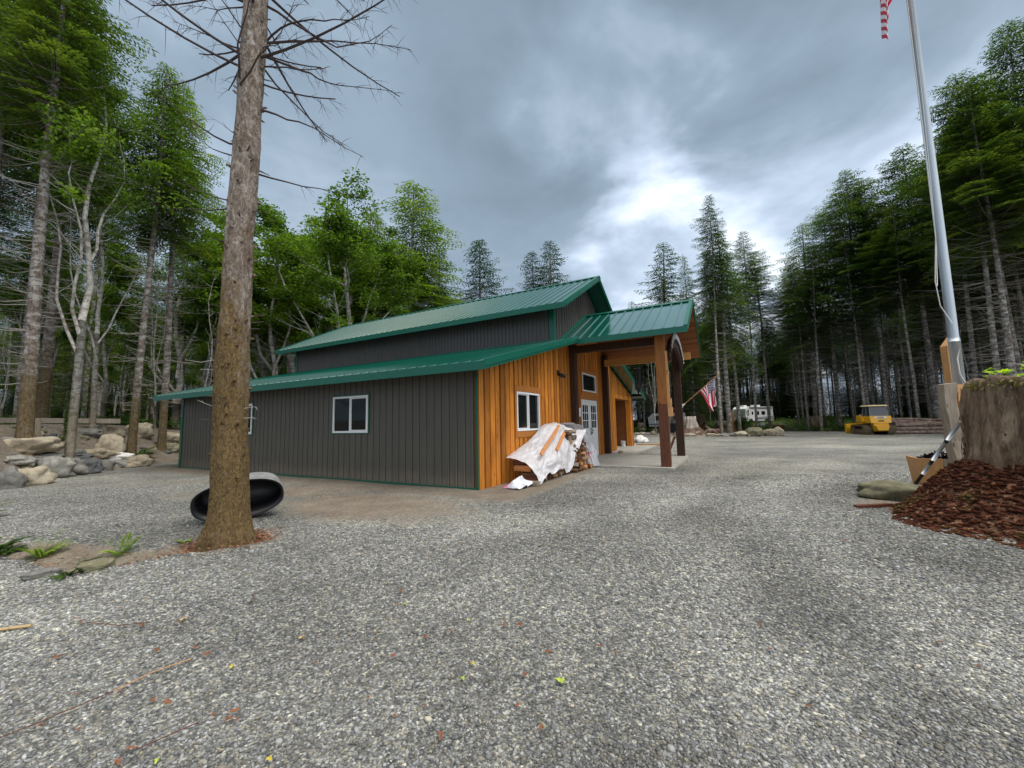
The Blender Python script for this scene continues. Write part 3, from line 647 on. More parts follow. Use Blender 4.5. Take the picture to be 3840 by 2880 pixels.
def rake(mb, u, v0, z0, v1, z1, h=.17, lip=True):
    d = Vector((0, v1-v0, z1-z0)).normalized(); x = .03
    mb.hexa([(u, v0, z0-h), (u+x, v0, z0-h), (u+x, v1, z1-h), (u, v1, z1-h), (u, v0, z0+.035), (u+x, v0, z0+.035), (u+x, v1, z1+.035), (u, v1, z1+.035)])
    mb.hexa([(u-.09, v0, z0+.036), (u+x, v0, z0+.036), (u+x, v1, z1+.036), (u-.09, v1, z1+.036), (u-.09, v0, z0+.044), (u+x, v0, z0+.044), (u+x, v1, z1+.044), (u-.09, v1, z1+.044)])
    if lip: mb.hexa([(u+x, v0, z0-h*.62), (u+x+.018, v0, z0-h*.62), (u+x+.018, v1, z1-h*.62), (u+x, v1, z1-h*.62), (u+x, v0, z0-h*.50), (u+x+.018, v0, z0-h*.5), (u+x+.018, v1, z1-h*.5), (u+x, v1, z1-h*.5)])
for a in ((FU, -EV, Z1, VP, shed(VP), .17), (FU, Wt+EV, Z1, Wt-VP, shed(VP), .17), (FU, V1-.68, Z2, VC, ZR, .17), (FU, V2+.68, Z2, VC, ZR, .17), (PU, VP, ZE, VC, ZP, .14), (PU, Wt-VP, ZE, VC, ZP, .14)):
    mb = MB(); rake(mb, *a); part(mb, 'rake_trim', M['greentrim'])
for a in ((-EV, Z1, V1, shed(V1)), (Wt+EV, Z1, V2, shed(V1)), (V1-.68, Z2, VC, ZR), (V2+.68, Z2, VC, ZR)):
    mb = MB(); rake(mb, U0_-.03, *a, lip=False); part(mb, 'rake_trim', M['greentrim'])
mb = MB()
for (a, b, z) in ((U0_, FU+.05, ZR), (.0, PU+.05, ZP)):
    for s, sl in ((-1, UPS), (1, UPS)): mb.hexa([(a, VC, z+.035), (b, VC, z+.035), (b, VC+s*.16, z-.16*sl+.035), (a, VC+s*.16, z-.16*sl+.035), (a, VC, z+.055), (b, VC, z+.055), (b, VC+s*.16, z-.16*sl+.05), (a, VC+s*.16, z-.16*sl+.05)])
part(mb, 'ridge_cap', M['greentrim'])
mb = MB()      # flashing where roofs meet walls
mb.box((-Lb, V1-.12, shed(V1)-.01), (.02, V1-.034, shed(V1)+.03))
mb.hexa([(.022, VP, ZE+.01), (.13, VP, ZE+.01), (.13, VC, ZP+.01), (.022, VC, ZP+.01), (.022, VP, ZE+.07), (.07, VP, ZE+.045), (.07, VC, ZP+.045), (.022, VC, ZP+.07)]); part(mb, 'flashing', M['greentrim'])
# --- soffits
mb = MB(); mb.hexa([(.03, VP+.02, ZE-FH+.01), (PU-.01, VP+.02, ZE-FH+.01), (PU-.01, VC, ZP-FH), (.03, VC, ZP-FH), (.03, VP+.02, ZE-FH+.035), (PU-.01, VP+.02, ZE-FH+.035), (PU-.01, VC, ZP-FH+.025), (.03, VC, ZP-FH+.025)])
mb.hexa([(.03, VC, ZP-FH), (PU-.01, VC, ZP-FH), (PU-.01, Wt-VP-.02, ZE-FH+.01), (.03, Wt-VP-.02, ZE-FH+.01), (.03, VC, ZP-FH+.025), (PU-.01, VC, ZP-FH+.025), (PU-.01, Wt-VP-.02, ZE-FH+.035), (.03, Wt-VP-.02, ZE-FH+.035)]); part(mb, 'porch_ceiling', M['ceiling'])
mb = MB()
for (v0, z0, v1, z1) in ((-EV+.005, Z1-.05, -.02, shed(0)-.1), (Wt+EV-.005, Z1-.05, Wt+.02, shed(0)-.1)):
    mb.hexa([(U0_, v0, z0-.02), (U1_, v0, z0-.02), (U1_, v1, z1-.02), (U0_, v1, z1-.02), (U0_, v0, z0), (U1_, v0, z0), (U1_, v1, z1), (U0_, v1, z1)])
part(mb, 'soffit', M['brownmetal'])
# --- windows
def frame_box(mb, axis_, w0, w1, z0, z1, d0, d1, t):
    def bx(a, b, c, d):
        if axis_ == 'u': mb.box((a, d0, c), (b, d1, d))
        else: mb.box((d0, a, c), (d1, b, d))
    bx(w0, w0+t, z0, z1); bx(w1-t, w1, z0, z1); bx(w0+t, w1-t, z0, z0+t); bx(w0+t, w1-t, z1-t, z1)
def bx2(mb, ax, a, b, c, d, d0, d1):
    if ax == 'u': mb.box((a, d0, c), (b, d1, d))
    else: mb.box((d0, a, c), (d1, b, d))
def window(ax, w0, w1, z0, z1, sgn, slide=True, green=False):
    """sgn -1: outer side towards -v (ax u); +1 towards +u (ax v)"""
    f = MB(); o = .045 if sgn < 0 else .066
    lo, hi = (-o, .02) if sgn < 0 else (-.02, o)
    frame_box(f, ax, w0, w1, z0, z1, lo, hi, .05); wm = (w0+w1)/2
    if slide:
        bx2(f, ax, wm-.022, wm+.022, z0+.05, z1-.05, *( (lo+.008, .015) if sgn < 0 else (-.015, hi-.008)))
    fr = f.build('window', M['white'], barn)
    g = MB(); bx2(g, ax, w0+.04, w1-.04, z0+.04, z1-.04, *((-.012, .0) if sgn < 0 else (0.0, .012))); g.build('pane', M['glass'], fr)
    if slide:
        s = MB(); a, b = (w0+.05, wm-.022) if ax == 'v' else (wm+.022, w1-.05)
        frame_box(s, ax, a+.004, b-.004, z0+.054, z1-.054, *((-.03, -.014) if sgn < 0 else (.014, .03)), .025); s.build('sash', M['white'], fr)
    return fr
for w in WIN:
    window('u', *w, -1)
    g = MB(); frame_box(g, 'u', w[0]-.035, w[1]+.035, w[2]-.035, w[3]+.035, -.028, -.017, .034); part(g, 'window_trim', M['greentrim'])
window('v', *OW, 1); window('v', *TR, 1, slide=False)
g = MB()
g.box((.039, 1.72, 2.33), (.062, 3.36, 2.50)); g.box((.039, 1.74, 1.245), (.056, 1.82, 2.329)); g.box((.039, 3.26, 1.245), (.056, 3.35, 2.329)); g.box((.039, 1.72, 1.09), (.060, 3.36, 1.244)); part(g, 'window_board_trim', M['trim'])
g = MB()
g.box((.039, 7.16, 3.39), (.062, 9.13, 3.52)); g.box((.039, 7.16, 2.655), (.056, 7.26, 3.389)); g.box((.039, 9.03, 2.655), (.056, 9.13, 3.389)); g.box((.039, 7.16, 2.53), (.060, 9.13, 2.654)); part(g, 'window_board_trim', M['trim'])
g = MB()
g.box((.039, 6.92, 2.35), (.066, 9.28, 2.53)); g.box((.039, 6.93, 0), (.056, 7.055, 2.349)); g.box((.039, 9.135, 0), (.056, 9.26, 2.349)); part(g, 'door_board_trim', M['trim'])
# --- double entrance door
for k, (a, b) in enumerate(((7.065, 8.09), (8.10, 9.125))):
    g = MB(); pr = .03
    p0, p1 = a+.18, b-.18
    g.box((-.03, a, .03), (.02, b, 2.33)); g.box((.02, a, .03), (pr, p0, 2.33)); g.box((.02, p1, .03), (pr, b, 2.33)); g.box((.02, p0, 2.12), (pr, p1, 2.33)); g.box((.02, p0, .98), (pr, p1, 1.20)); g.box((.02, p0, .03), (pr, p1, .22))
    for q in range(2):
        w = (p1-p0-.10)/2; c = p0+q*(w+.10); g.box((.020, c+.05, .28), (.032, c+w-.05, .92))
    g.box((.0205, (p0+p1)/2-.05, .22), (.029, (p0+p1)/2+.05, .98))
    dr = g.build('door_leaf', M['doorwhite'], barn)
    g = MB(); g.box((.021, p0+.01, 1.21), (.024, p1-.01, 2.11)); g.build('pane', M['glass'], dr)
    g = MB()
    for q in (1, 2): c = p0+(p1-p0)*q/3; g.box((.024, c-.016, 1.21), (.033, c+.016, 2.11)); 
    for q in (1, 2): z = 1.21+.9*q/3; g.box((.0245, p0+.01, z-.016), (.0335, p1-.01, z+.016))
    g.build('muntin', M['white'], dr)
    if k:
        g = MB(); g.box((.03, a+.04, .93), (.045, a+.09, 1.22)); g.tube([(.045, a+.065, 1.18), (.10, a+.065, 1.17), (.11, a+.065, 1.08), (.10, a+.065, .98), (.045, a+.065, .96)], .012, 6); g.tube([(.045, a+.065, 1.02), (.09, a+.065, 1.02), (.09, a+.16, 1.02)], .01, 6)
        g.build('handle', M['black'], dr); g = MB(); g.box((.031, a+.23, 1.08), (.038, a+.40, 1.12)); g.build('mail_slot', M['black'], dr)
# --- garage recess
g = MB(); a, b, c, d = GA; D_ = 5.0
g.box((-D_-.05, a-.1, 0), (-D_, b+.1, d+.1)); g.box((-D_, a-.06, 0), (-TH, a, d+.1)); g.box((-D_, b, 0), (-TH, b+.06, d+.1)); g.box((-D_, a, d), (-TH-.002, b, d+.06)); part(g, 'garage_recess', M['ceiling'])  # darker boards than the front wall put the interior's shade into the colour
g = MB(); g.box((.039, a-.12, 0), (.06, a-.002, d+.0)); g.box((.039, b+.002, 0), (.06, b+.13, d)); g.box((.039, a-.12, d+.002), (.066, b+.13, d+.2)); g.box((-TH-.1, b-.03, 0), (.022, b-.002, d)); part(g, 'garage_trim', M['siding'])
# --- posts, beams
g = MB(); g.box((.026, 5.92, -.05), (.25, 6.2, proof(6.05)-.2)); part(g, 'wall_post', M['darkpost'])
g = MB(); g.box((.026, 9.98, -.05), (.28, 10.27, proof(10.2)-.22)); part(g, 'wall_post', M['darkpost'])
g = MB(); g.box((3.06, 5.50, .02), (3.34, 5.78, 1.97)); po = part(g, 'porch_post', M['redpost'])
g = MB(); g.box((3.062, 5.502, 1.972), (3.338, 5.778, proof(5.64)-.2)); g.build('upper_post', M['postwood'], po)
g = MB()
for (x0, x1, z0, z1) in ((3.342, 3.40, 2.9, 3.62), (3.342, 3.42, 2.12, 3.0), (3.342, 3.45, 1.95, 2.13), (3.342, 3.44, 1.88, 1.965), (3.342, 3.47, 1.58, 1.87)): g.box((x0, 5.53, z0), (x1, 5.60+.1*(z0 < 2), z1))
g.build('live_edge_slab', M['freshwood'], po)
g = MB(); g.box((3.06, 9.56, .02), (3.34, 9.84, proof(9.7)-.2)); part(g, 'porch_post', M['darkpost'])
g = MB(); g.box((.285, 9.62, 3.86), (3.05, 9.80, 4.14)); g.box((3.345, 9.62, 3.86), (PU-.3, 9.80, 4.14)); part(g, 'porch_beam', M['beam'])
g = MB(); g.box((.255, 5.95, 3.92), (3.05, 6.1, 4.18)); g.box((2.98, 5.79, 3.98), (3.05, 9.55, 4.18)); part(g, 'porch_beam', M['darkpost'])
# arched sign between the posts, dark board with pale raised lettering strokes
def arch_pts(u, zc, r_v, r_z, n=20, a0=18, a1=162):
    return [(u, 7.67+r_v*math.cos(R(a0+(a1-a0)*k/n)), zc+r_z*math.sin(R(a0+(a1-a0)*k/n))) for k in range(n+1)]
o1, i1 = arch_pts(3.36, 3.28, 1.95, 1.12), arch_pts(3.36, 3.05, 1.80, .98)
g = MB(); 
for k in range(20): g.hexa([i1[k], o1[k], o1[k+1], i1[k+1]]+[(p[0]+.1, p[1], p[2]) for p in (i1[k], o1[k], o1[k+1], i1[k+1])])
br_ = part(g, 'arch_brace', M['darkpost'])
o2, i2 = arch_pts(3.47, 3.32, 2.0, 1.22, 40), arch_pts(3.47, 3.28, 1.78, .98, 40)
g = MB()
for k in range(40): g.hexa([i2[k], o2[k], o2[k+1], i2[k+1]]+[(p[0]+.04, p[1], p[2]) for p in (i2[k], o2[k], o2[k+1], i2[k+1])])
sg = part(g, 'arch_sign', mat('charcoal_sign', (.04, .042, .045), .5)); rr = random.Random(3)
for k in range(1, 39, 2):
    g = MB()
    p, q = Vector(i2[k]), Vector(o2[k]); p, q = p.lerp(q, .18), p.lerp(q, .84); w = Vector(i2[k+1])-Vector(i2[k]); w = w*.28
    g.hexa([p-w+Vector((.041, 0, 0)), q-w+Vector((.041, 0, 0)), q+Vector((.041, 0, 0)), p+Vector((.041, 0, 0)), p-w+Vector((.055, 0, 0)), q-w+Vector((.055, 0, 0)), q+Vector((.055, 0, 0)), p+Vector((.055, 0, 0))])
    z = p.lerp(q, rr.choice((.05, .45, .85))); g.hexa([z+Vector((.041, 0, 0)), z+w*1.4+Vector((.041, 0, 0)), z+w*1.4+(q-p)*.14+Vector((.041, 0, 0)), z+(q-p)*.14+Vector((.041, 0, 0)), z+Vector((.055, 0, 0)), z+w*1.4+Vector((.055, 0, 0)), z+w*1.4+(q-p)*.14+Vector((.055, 0, 0)), z+(q-p)*.14+Vector((.055, 0, 0))]); g.build('letter', M['white'], sg)
# lights fixed to the wall
g = MB(); g.box((.056, 4.72, 3.02), (.075, 4.9, 3.20)); g.tube([(.07, 4.81, 3.1), (.16, 4.81, 3.06)], .03, 8); g.tube([(.12, 4.72, 3.08), (.25, 4.66, 2.98)], [.035, .075], 10); g.tube([(.12, 4.9, 3.08), (.25, 4.98, 2.98)], [.035, .075], 10); fl = part(g, 'floodlight', M['black'])
g = MB(); g.lathe([(0, -.03), (.035, -.02), (.045, .02), (.0, .05)], 10, (.15, 4.81, 2.96)); g.build('sensor', M['white'], fl)
g = MB(); g.lathe([(0, -.05), (.10, -.04), (.14, .0), (.14, .06), (0, .07)], 16, (.9, 7.0, proof(7.0)-.27)); part(g, 'porch_lamp', M['white'], smooth=True)
# --- slab
slab = MB(); slab.box((.045, 5.25, -.12), (3.46, 9.86, .045)); slab.box((.045, 9.862, -.12), (1.22, 16.3, .042)); slab.box((-5.0, 12.09, -.12), (.04, 15.39, .038))
o = slab.build('porch_slab', M['concrete']); o.location = P0; o.rotation_euler = (0, 0, YAW); o['kind'] = 'structure'

# ------------------------------------------------------------------ trees
def leaf_quads(C, D, Nn, ln, wd):
    """diamond leaves: centres, long direction, normal, length, width -> verts, faces"""
    S = np.cross(D, Nn); S /= np.linalg.norm(S, axis=1)[:, None]+1e-9
    ln, wd = np.asarray(ln)[:, None], np.asarray(wd)[:, None]
    V = np.stack([C, C+D*ln*.42+S*wd*.5, C+D*ln, C+D*ln*.42-S*wd*.5], 1)
    F = np.arange(len(C)*4).reshape(-1, 4); return V.reshape(-1, 3), F
def conifer(name, H, base, rad, seed, needle='needles', barkm='barkbrown', dens=1., r0=.145, dead=75, droop=.35, twigm='twig', lean=0):
    g = np.random.default_rng(seed); rr = random.Random(seed)
    root = empty(name)
    # trunk
    n = 14; ph = g.random(4)*6
    def axis_pt(z): return np.array([lean*z*.04+.10*math.sin(z*.35+ph[0])*(z/H), .10*math.sin(z*.29+ph[1])*(z/H), z])
    tb = MB(); zz = [0, .12, .35, .8]+[.8+(H-.8)*(k/n) for k in range(1, n+1)]
    tb.tube([Vector(axis_pt(z))-Vector((0, 0, .25 if z == 0 else 0)) for z in zz], [r0*(1.5 if z < .05 else 1.25 if z < .2 else 1.1 if z < .5 else (1-z/H)**.85+.012/r0) for z in zz], 10)
    tb.build('trunk', M[barkm], root, True)
    # dead branches below and inside the crown
    db = MB()
    for k in range(dead):
        z = H*(.10+(base+.12-.10)*rr.random()**.8); a = rr.random()*6.283; L = (.5+1.35*rr.random())*(.65+.6*z/H/base)*rad/2.4
        p0 = Vector(axis_pt(z)); d = Vector((math.cos(a), math.sin(a), 0)); cv = -.10-.3*rr.random(); rs = .25+.3*rr.random()
        pts = [p0+d*L*t+Vector((0, 0, L*(cv*t+rs*t*t*.8))) for t in (0, .35, .7, 1.)]
        db.tube(pts, [.016, .011, .007, .003], 3, False)
        for q in range(rr.randint(1, 4)):
            t = .3+.6*rr.random(); b = p0+d*L*t+Vector((0, 0, L*(cv*t+rs*t*t*.8))); e = (d*.5+Vector((-d.y, d.x, 0))*rr.choice((-1, 1))+Vector((0, 0, rr.uniform(-.5, .3))))*L*.3*rr.random(); db.tube([b, b+e], [.006, .002], 3, False)
    db.build('dead_branches', M[twigm], root)
    # crown
    nb = int(138*dens*(1-base)/.5*H/18); Cs, Ds, Ns, Ls, Ws = [], [], [], [], []; lb = MB()
    for k in range(nb):
        f = (k+g.random())/nb; z = H*(base+(1-base)*f**.92); prof = (1-((z/H-base)/(1-base)))
        L = rad*1.22*prof**.68*(.30+.78*g.random())*(1+.22*math.sin(k*2.399+z*.9+ph[2]))+.16
        if f < .2: L *= .45+.6*g.random()
        a = k*2.399+g.random()*.8; d = np.array([math.cos(a), math.sin(a), 0.]); side = np.array([-d[1], d[0], 0.])
        up0 = .45*(1-prof)+.02; dr = droop*(.5+prof)
        p0 = axis_pt(z)
        def bp(t): return p0+d*L*t+np.array([0, 0, 1.])*L*(up0*t-dr*t*t+.10*t**4)
        lb.tube([Vector(bp(t)) for t in (0, .4, .8)], [.02*L/rad+.006, .012*L/rad+.004, .004], 3, False)
        nt_ = max(5, int(L*11*dens**.5))
        for q in range(nt_):
            t = .12+.88*(q+g.random())/nt_; s = 1 if q % 2 else -1; tl = (.42*L*(1-t)**.8+.16)*(.7+.5*g.random()); tl = min(tl, .85)
            td = side*s*(.95)+d*(.55+.3*g.random())+np.array([0, 0, -.28*droop/.35+.3*(g.random()-.5)]); td /= np.linalg.norm(td)
            b = bp(t); m_ = max(2, int(tl/.085))
            for w in range(m_):
                tt = (w+.5*g.random())/m_; sg_ = 1 if (w % 2) else -1
                ld = td+.8*sg_*np.cross(td, [0, 0, 1.])*(.6+.5*g.random())+np.array([0, 0, -.25+.35*g.random()])
                Cs.append(b+td*tl*tt+np.array([0, 0, -.10*tl*tt*tt])); Ds.append(ld/np.linalg.norm(ld)); Ls.append(.13+.12*g.random()); Ws.append(.045+.04*g.random())
                Ns.append([.35*(g.random()-.5), .35*(g.random()-.5), 1.])
    V, F = leaf_quads(np.array(Cs), np.array(Ds), np.array(Ns), Ls, Ws)
    lb.build('live_branches', M['twigdark'], root)
    np_mesh('crown', V, F, M[needle], root)
    return root
def alder(name, H, seed, stems=5, low=.12, spread=1., crown=.45, leaf='alder', r0=.11, nleaf=9000, bare=False):
    g = random.Random(seed); root = empty(name); tb = MB(); tips = []; br = MB()
    tb.tube([(0, 0, -.2), (0, 0, .3), (.03, .02, H*low)], [r0*1.5, r0*1.15, r0], 8)
    for k in range(stems):
        a = k*6.283/max(1, stems)+g.uniform(-.4, .4); out = (0 if k == 0 else g.uniform(.6, 1.5)*spread); h = H*(1 if k == 0 else g.uniform(.72, .95)); z0 = H*low*(1 if k == 0 else g.uniform(.75, 2.2))
        pts = []
        for q in range(9):
            t = q/8; o = out*(1-(1-t)**2.2); pts.append(Vector((math.cos(a)*o+.12*math.sin(q*1.3+k), math.sin(a)*o+.12*math.cos(q*1.1+k), z0+(h-z0)*t)))
        pts[0] = Vector((0, 0, z0)); rk = r0*(.95 if k == 0 else .5)
        tb.tube(pts, [rk*(1-.88*t/8) for t in range(9)], 6)
        for q in range(16):
            t = .15+.85*g.random(); i = min(7, int(t*8)); p = pts[i].lerp(pts[i+1], t*8-i); aa = a+g.uniform(-1.6, 1.6) if k else g.random()*6.283
            L = (.5+1.1*g.random())*(1-.45*t)*H/12; d = Vector((math.cos(aa), math.sin(aa), g.uniform(.5, 1.1))).normalized()
            e = p+d*L; mid = p.lerp(e, .5)+Vector((0, 0, -.05*L)); br.tube([p, mid, e], [.014, .009, .003], 3, False)
            if p.z > H*(1-crown)-H*.08: tips += [(e, L), (mid, L)]
            elif g.random() < .12: tips.append((e, L*.6))
    tb.build('trunk', M['barkpale'], root, True); br.build('bare_branches', M['twigpale'], root)
    if not bare:
        r = np.random.default_rng(seed); T = np.array([tuple(p) for p, _ in tips]); sc = np.array([max(.35, l*.5) for _, l in tips]); i = r.integers(0, len(T), nleaf)
        off = r.normal(size=(nleaf, 3)); off /= np.linalg.norm(off, axis=1)[:, None]; off *= (r.random(nleaf)**.45*sc[i]*1.0)[:, None]; off[:, 2] *= .7
        C = T[i]+off; D = r.normal(size=(nleaf, 3)); D[:, 2] -= .4; D /= np.linalg.norm(D, axis=1)[:, None]; N_ = r.normal(size=(nleaf, 3))*.7+np.array([0, 0, 1.])
        V, F = leaf_quads(C, D, N_, .08+.07*r.random(nleaf), .05+.05*r.random(nleaf)); np_mesh('crown', V, F, M[leaf], root)
    return root
KIND = {}
def register(key, root): KIND[key] = (root, kids_of(root)); root.location = (0, -900, 0)
register('firA', conifer('fir_tree', 22, .50, 3.4, 1, dens=1.25)); register('firB', conifer('fir_tree', 20, .44, 3.2, 2, dens=1.2, droop=.25)); register('firC', conifer('fir_tree', 24, .54, 3.9, 3, dead=110, dens=1.25, droop=.28))
register('firD', conifer('fir_tree', 18, .38, 2.9, 4, 'needlesb', droop=.5)); register('spruce', conifer('spruce_tree', 17, .12, 2.7, 5, 'needlesd', dead=10, droop=.3))
register('cedar', conifer('cedar_tree', 19, .40, 2.3, 6, 'needlesb', dead=40, droop=.85, twigm='twigpale')); register('hemlock', conifer('hemlock_tree', 13, .15, 2.1, 7, 'needlesb', dead=20, droop=.6, r0=.10))
register('heroA', conifer('fir_tree', 18, .55, 2.7, 21, 'needlesb', 'barkfir', dens=1.35, r0=.17, dead=150, droop=.42)); register('heroB', conifer('fir_tree', 20, .55, 2.9, 22, 'needles', 'barkfir', dens=1.25, r0=.20, dead=150, droop=.4))
register('alderA', alder('alder_tree', 13, 31, 5, crown=.45, nleaf=15000)); register('alderB', alder('alder_tree', 14, 32, 9, low=.3, spread=1.7, crown=.42, nleaf=30000)); register('alderC', alder('alder_tree', 10, 33, 3, crown=.45, nleaf=10000))
register('alderD', alder('alder_tree', 14, 37, 4, low=.34, spread=1.15, crown=.30, nleaf=7000, r0=.10)); register('snag', alder('bare_alder', 12, 34, 3, spread=.5, bare=True, r0=.06)); register('snagB', alder('bare_alder', 10, 35, 2, spread=.2, bare=True, r0=.05))
NAME = {'fir': 'fir_tree', 'her': 'fir_tree', 'spr': 'spruce_tree', 'ced': 'cedar_tree', 'hem': 'hemlock_tree', 'ald': 'alder_tree', 'sna': 'bare_alder'}
HGT = dict(firA=22, firB=20, firC=24, firD=18, spruce=17, cedar=19, hemlock=13, heroA=18, heroB=20, alderA=13, alderB=14, alderC=10, snag=12, snagB=10, alderD=14)
TREES = []
trr = random.Random(77)
def tree(key, x, y, h, label, group=None, wide=1., z=None, rz=None, tilt=None):
    root, kids = KIND[key]; s = h/HGT[key]; cat = 'tree'
    ti = tilt or (trr.gauss(0, .012), trr.gauss(0, .012))
    o = dup(root, (x, y, (gz(x, y) if z is None else z)-.05), trr.random()*6.283 if rz is None else rz, (s*wide, s*wide, s), ti, kids, label=label, cat=cat, group=group)
    o.name = NAME[key[:3]]; TREES.append((x, y)); return o
def topxy(px, py, Y):       # a tree whose tip shows at this place when it stands Y metres out
    p = at(px, py, Y); return p.x, Y, p.z-gz(p.x, Y)
# trees one can pick out
def tall(key, px, py, Y, label, wide=1., **k): x, y, h = topxy(px, py, Y); return tree(key, x, y, h, label, wide=wide*(1.55 if key == 'spruce' else 1.2), **k)
tree('heroB', -15.8, 13.0, 20, 'thick brown fir with mossy lower trunk beside the cut log post', rz=1.2, wide=.95)
tree('heroA', -16.2, 17.1, 18.2, 'pale banded fir trunk standing between the low rocks and the fern, left of its twin', rz=.4, wide=.86)
tree('heroA', -16.5, 18.9, 18.6, 'brown fir right of the fern and nearest the left end of the barn roof', rz=3.3, wide=.9)
tree('alderD', -15.3, 13.9, 15.5, 'forked pale alder clad in green ivy at its foot by the wooden rail', rz=.2)
tree('heroB', -19.5, 14.5, 21, 'dark fir at the left edge behind the grey rail', rz=4.2)
tree('alderD', -17.6, 16.8, 12.5, 'mossy alder with rising bare limbs behind the rail', rz=2.0)
tree('heroB', -20.3, 17.2, 20.5, 'full green fir in the second row behind the rail, its crown closing the upper left')
tree('snag', -18.3, 20.5, 10, 'slim white leaning bare alder between the two banded firs', tilt=(0, .12))
tall('alderB', 1319, 720, 26.5, 'broad alder with many white upswept stems rising behind the middle of the barn roof', wide=1.25)
tall('firD', 1541, 686, 33.5, 'bright green fir standing tallest right of the broad alder behind the roof', wide=1.35)
tall('spruce', 1805, 903, 40, 'dense dark spruce alone in the gap behind the high ridge', wide=1.0)
tall('spruce', 2062, 905, 46, 'right one of the pair of spruces behind the ridge peak', wide=.9)
tall('spruce', 2000, 940, 47, 'left one of the pair of spruces behind the ridge peak', wide=.8)
tall('firD', 1180, 800, 38, 'slim fir tip rising behind the round alder crowns left of the broad alder')
tall('alderA', 1050, 850, 29, 'round green alder just right of the big mossy trunk', wide=1.4)
tall('alderA', 1010, 860, 34, 'rounded alder in the row between the mossy trunk and broad alder', wide=1.4)
tall('alderC', 930, 870, 30, 'leafy alder seen right behind the big mossy trunk', wide=1.5)
tall('alderA', 700, 860, 27, 'wide alder crown left of the big mossy trunk', wide=1.5)
tall('alderA', 1230, 850, 36, 'leafy alder shoulder just left of the broad alder', wide=1.4)
tall('alderC', 1120, 890, 31, 'small round alder low behind the left end of the upper roof', wide=1.5)
tall('alderA', 1450, 860, 35, 'leafy alder filling the gap left of the tall bright green fir', wide=1.2)
tall('hemlock', 1390, 790, 33, 'drooping hemlock tip behind the broad alder', wide=1.1)
tall('alderC', 820, 830, 33, 'pale green alder top showing left of the big mossy trunk', wide=1.4)
tall('hemlock', 1640, 930, 36, 'lower fir filling the slope right of the tall bright green fir', wide=1.2)
tall('firD', 1420, 820, 37, 'fir behind the broad alder with only its tip free')
tall('spruce', 2478, 915, 46, 'left and fullest spruce above the porch roof', wide=.95); tall('cedar', 2565, 960, 48, 'narrow pale cedar right of the full spruce above the porch', wide=.8)
tall('cedar', 2683, 870, 40, 'tall drooping cedar just right of the porch gable', wide=1.2); tall('cedar', 2725, 945, 43, 'second drooping cedar close behind the tall one')
tall('firA', 2835, 945, 47, 'pale fir right of the drooping cedars'); tall('spruce', 2372, 1130, 75, 'tiny far spruce tip between the two green roofs', wide=.7)
tall('firD', 2990, 840, 46, 'fir stepping up left of the tallest pair on the right'); tall('firB', 3070, 790, 44, 'dark fir just left of the tallest pair')
tall('firC', 3160, 648, 40, 'left of the two tallest pointed firs behind the log pile'); tall('firC', 3230, 672, 39, 'right of the two tallest pointed firs behind the log pile')
tall('firB', 3390, 548, 36, 'fir whose tip stands just left of the steel flagpole'); tall('firC', 3520, 470, 33, 'fir whose tip stands just right of the steel flagpole')
tree('firC', 31.8, 26.0, 25, 'nearest tall fir at the right edge with many bare side branches', wide=1.15); tree('firA', 30.5, 24.2, 23.5, 'tall fir at the right edge in front of its neighbours', wide=1.1)
tree('firC', 33.6, 24.2, 27, 'tallest fir cut by the right edge of the photo', wide=1.1)
tree('firA', 17.3, 33.4, 21, 'grey fir trunk rising from the stump island beside the split log posts', wide=.8)
tree('firC', 27.0, 44.5, 23, 'brown fir trunk between the motorhome and the dirt mound', wide=.9); tree('firA', 24.3, 47.0, 22, 'slim pale fir trunk in front of the motorhome side', wide=.75)
tree('cedar', 17.8, 45, 18, 'cedar with low green sprays behind the porch flag'); tree('snag', 12.8, 36, 9.5, 'white bare alder seen under the porch beam', rz=1.)
tree('snagB', 15.2, 39, 8, 'thin white bare alder beside the camper trailer')
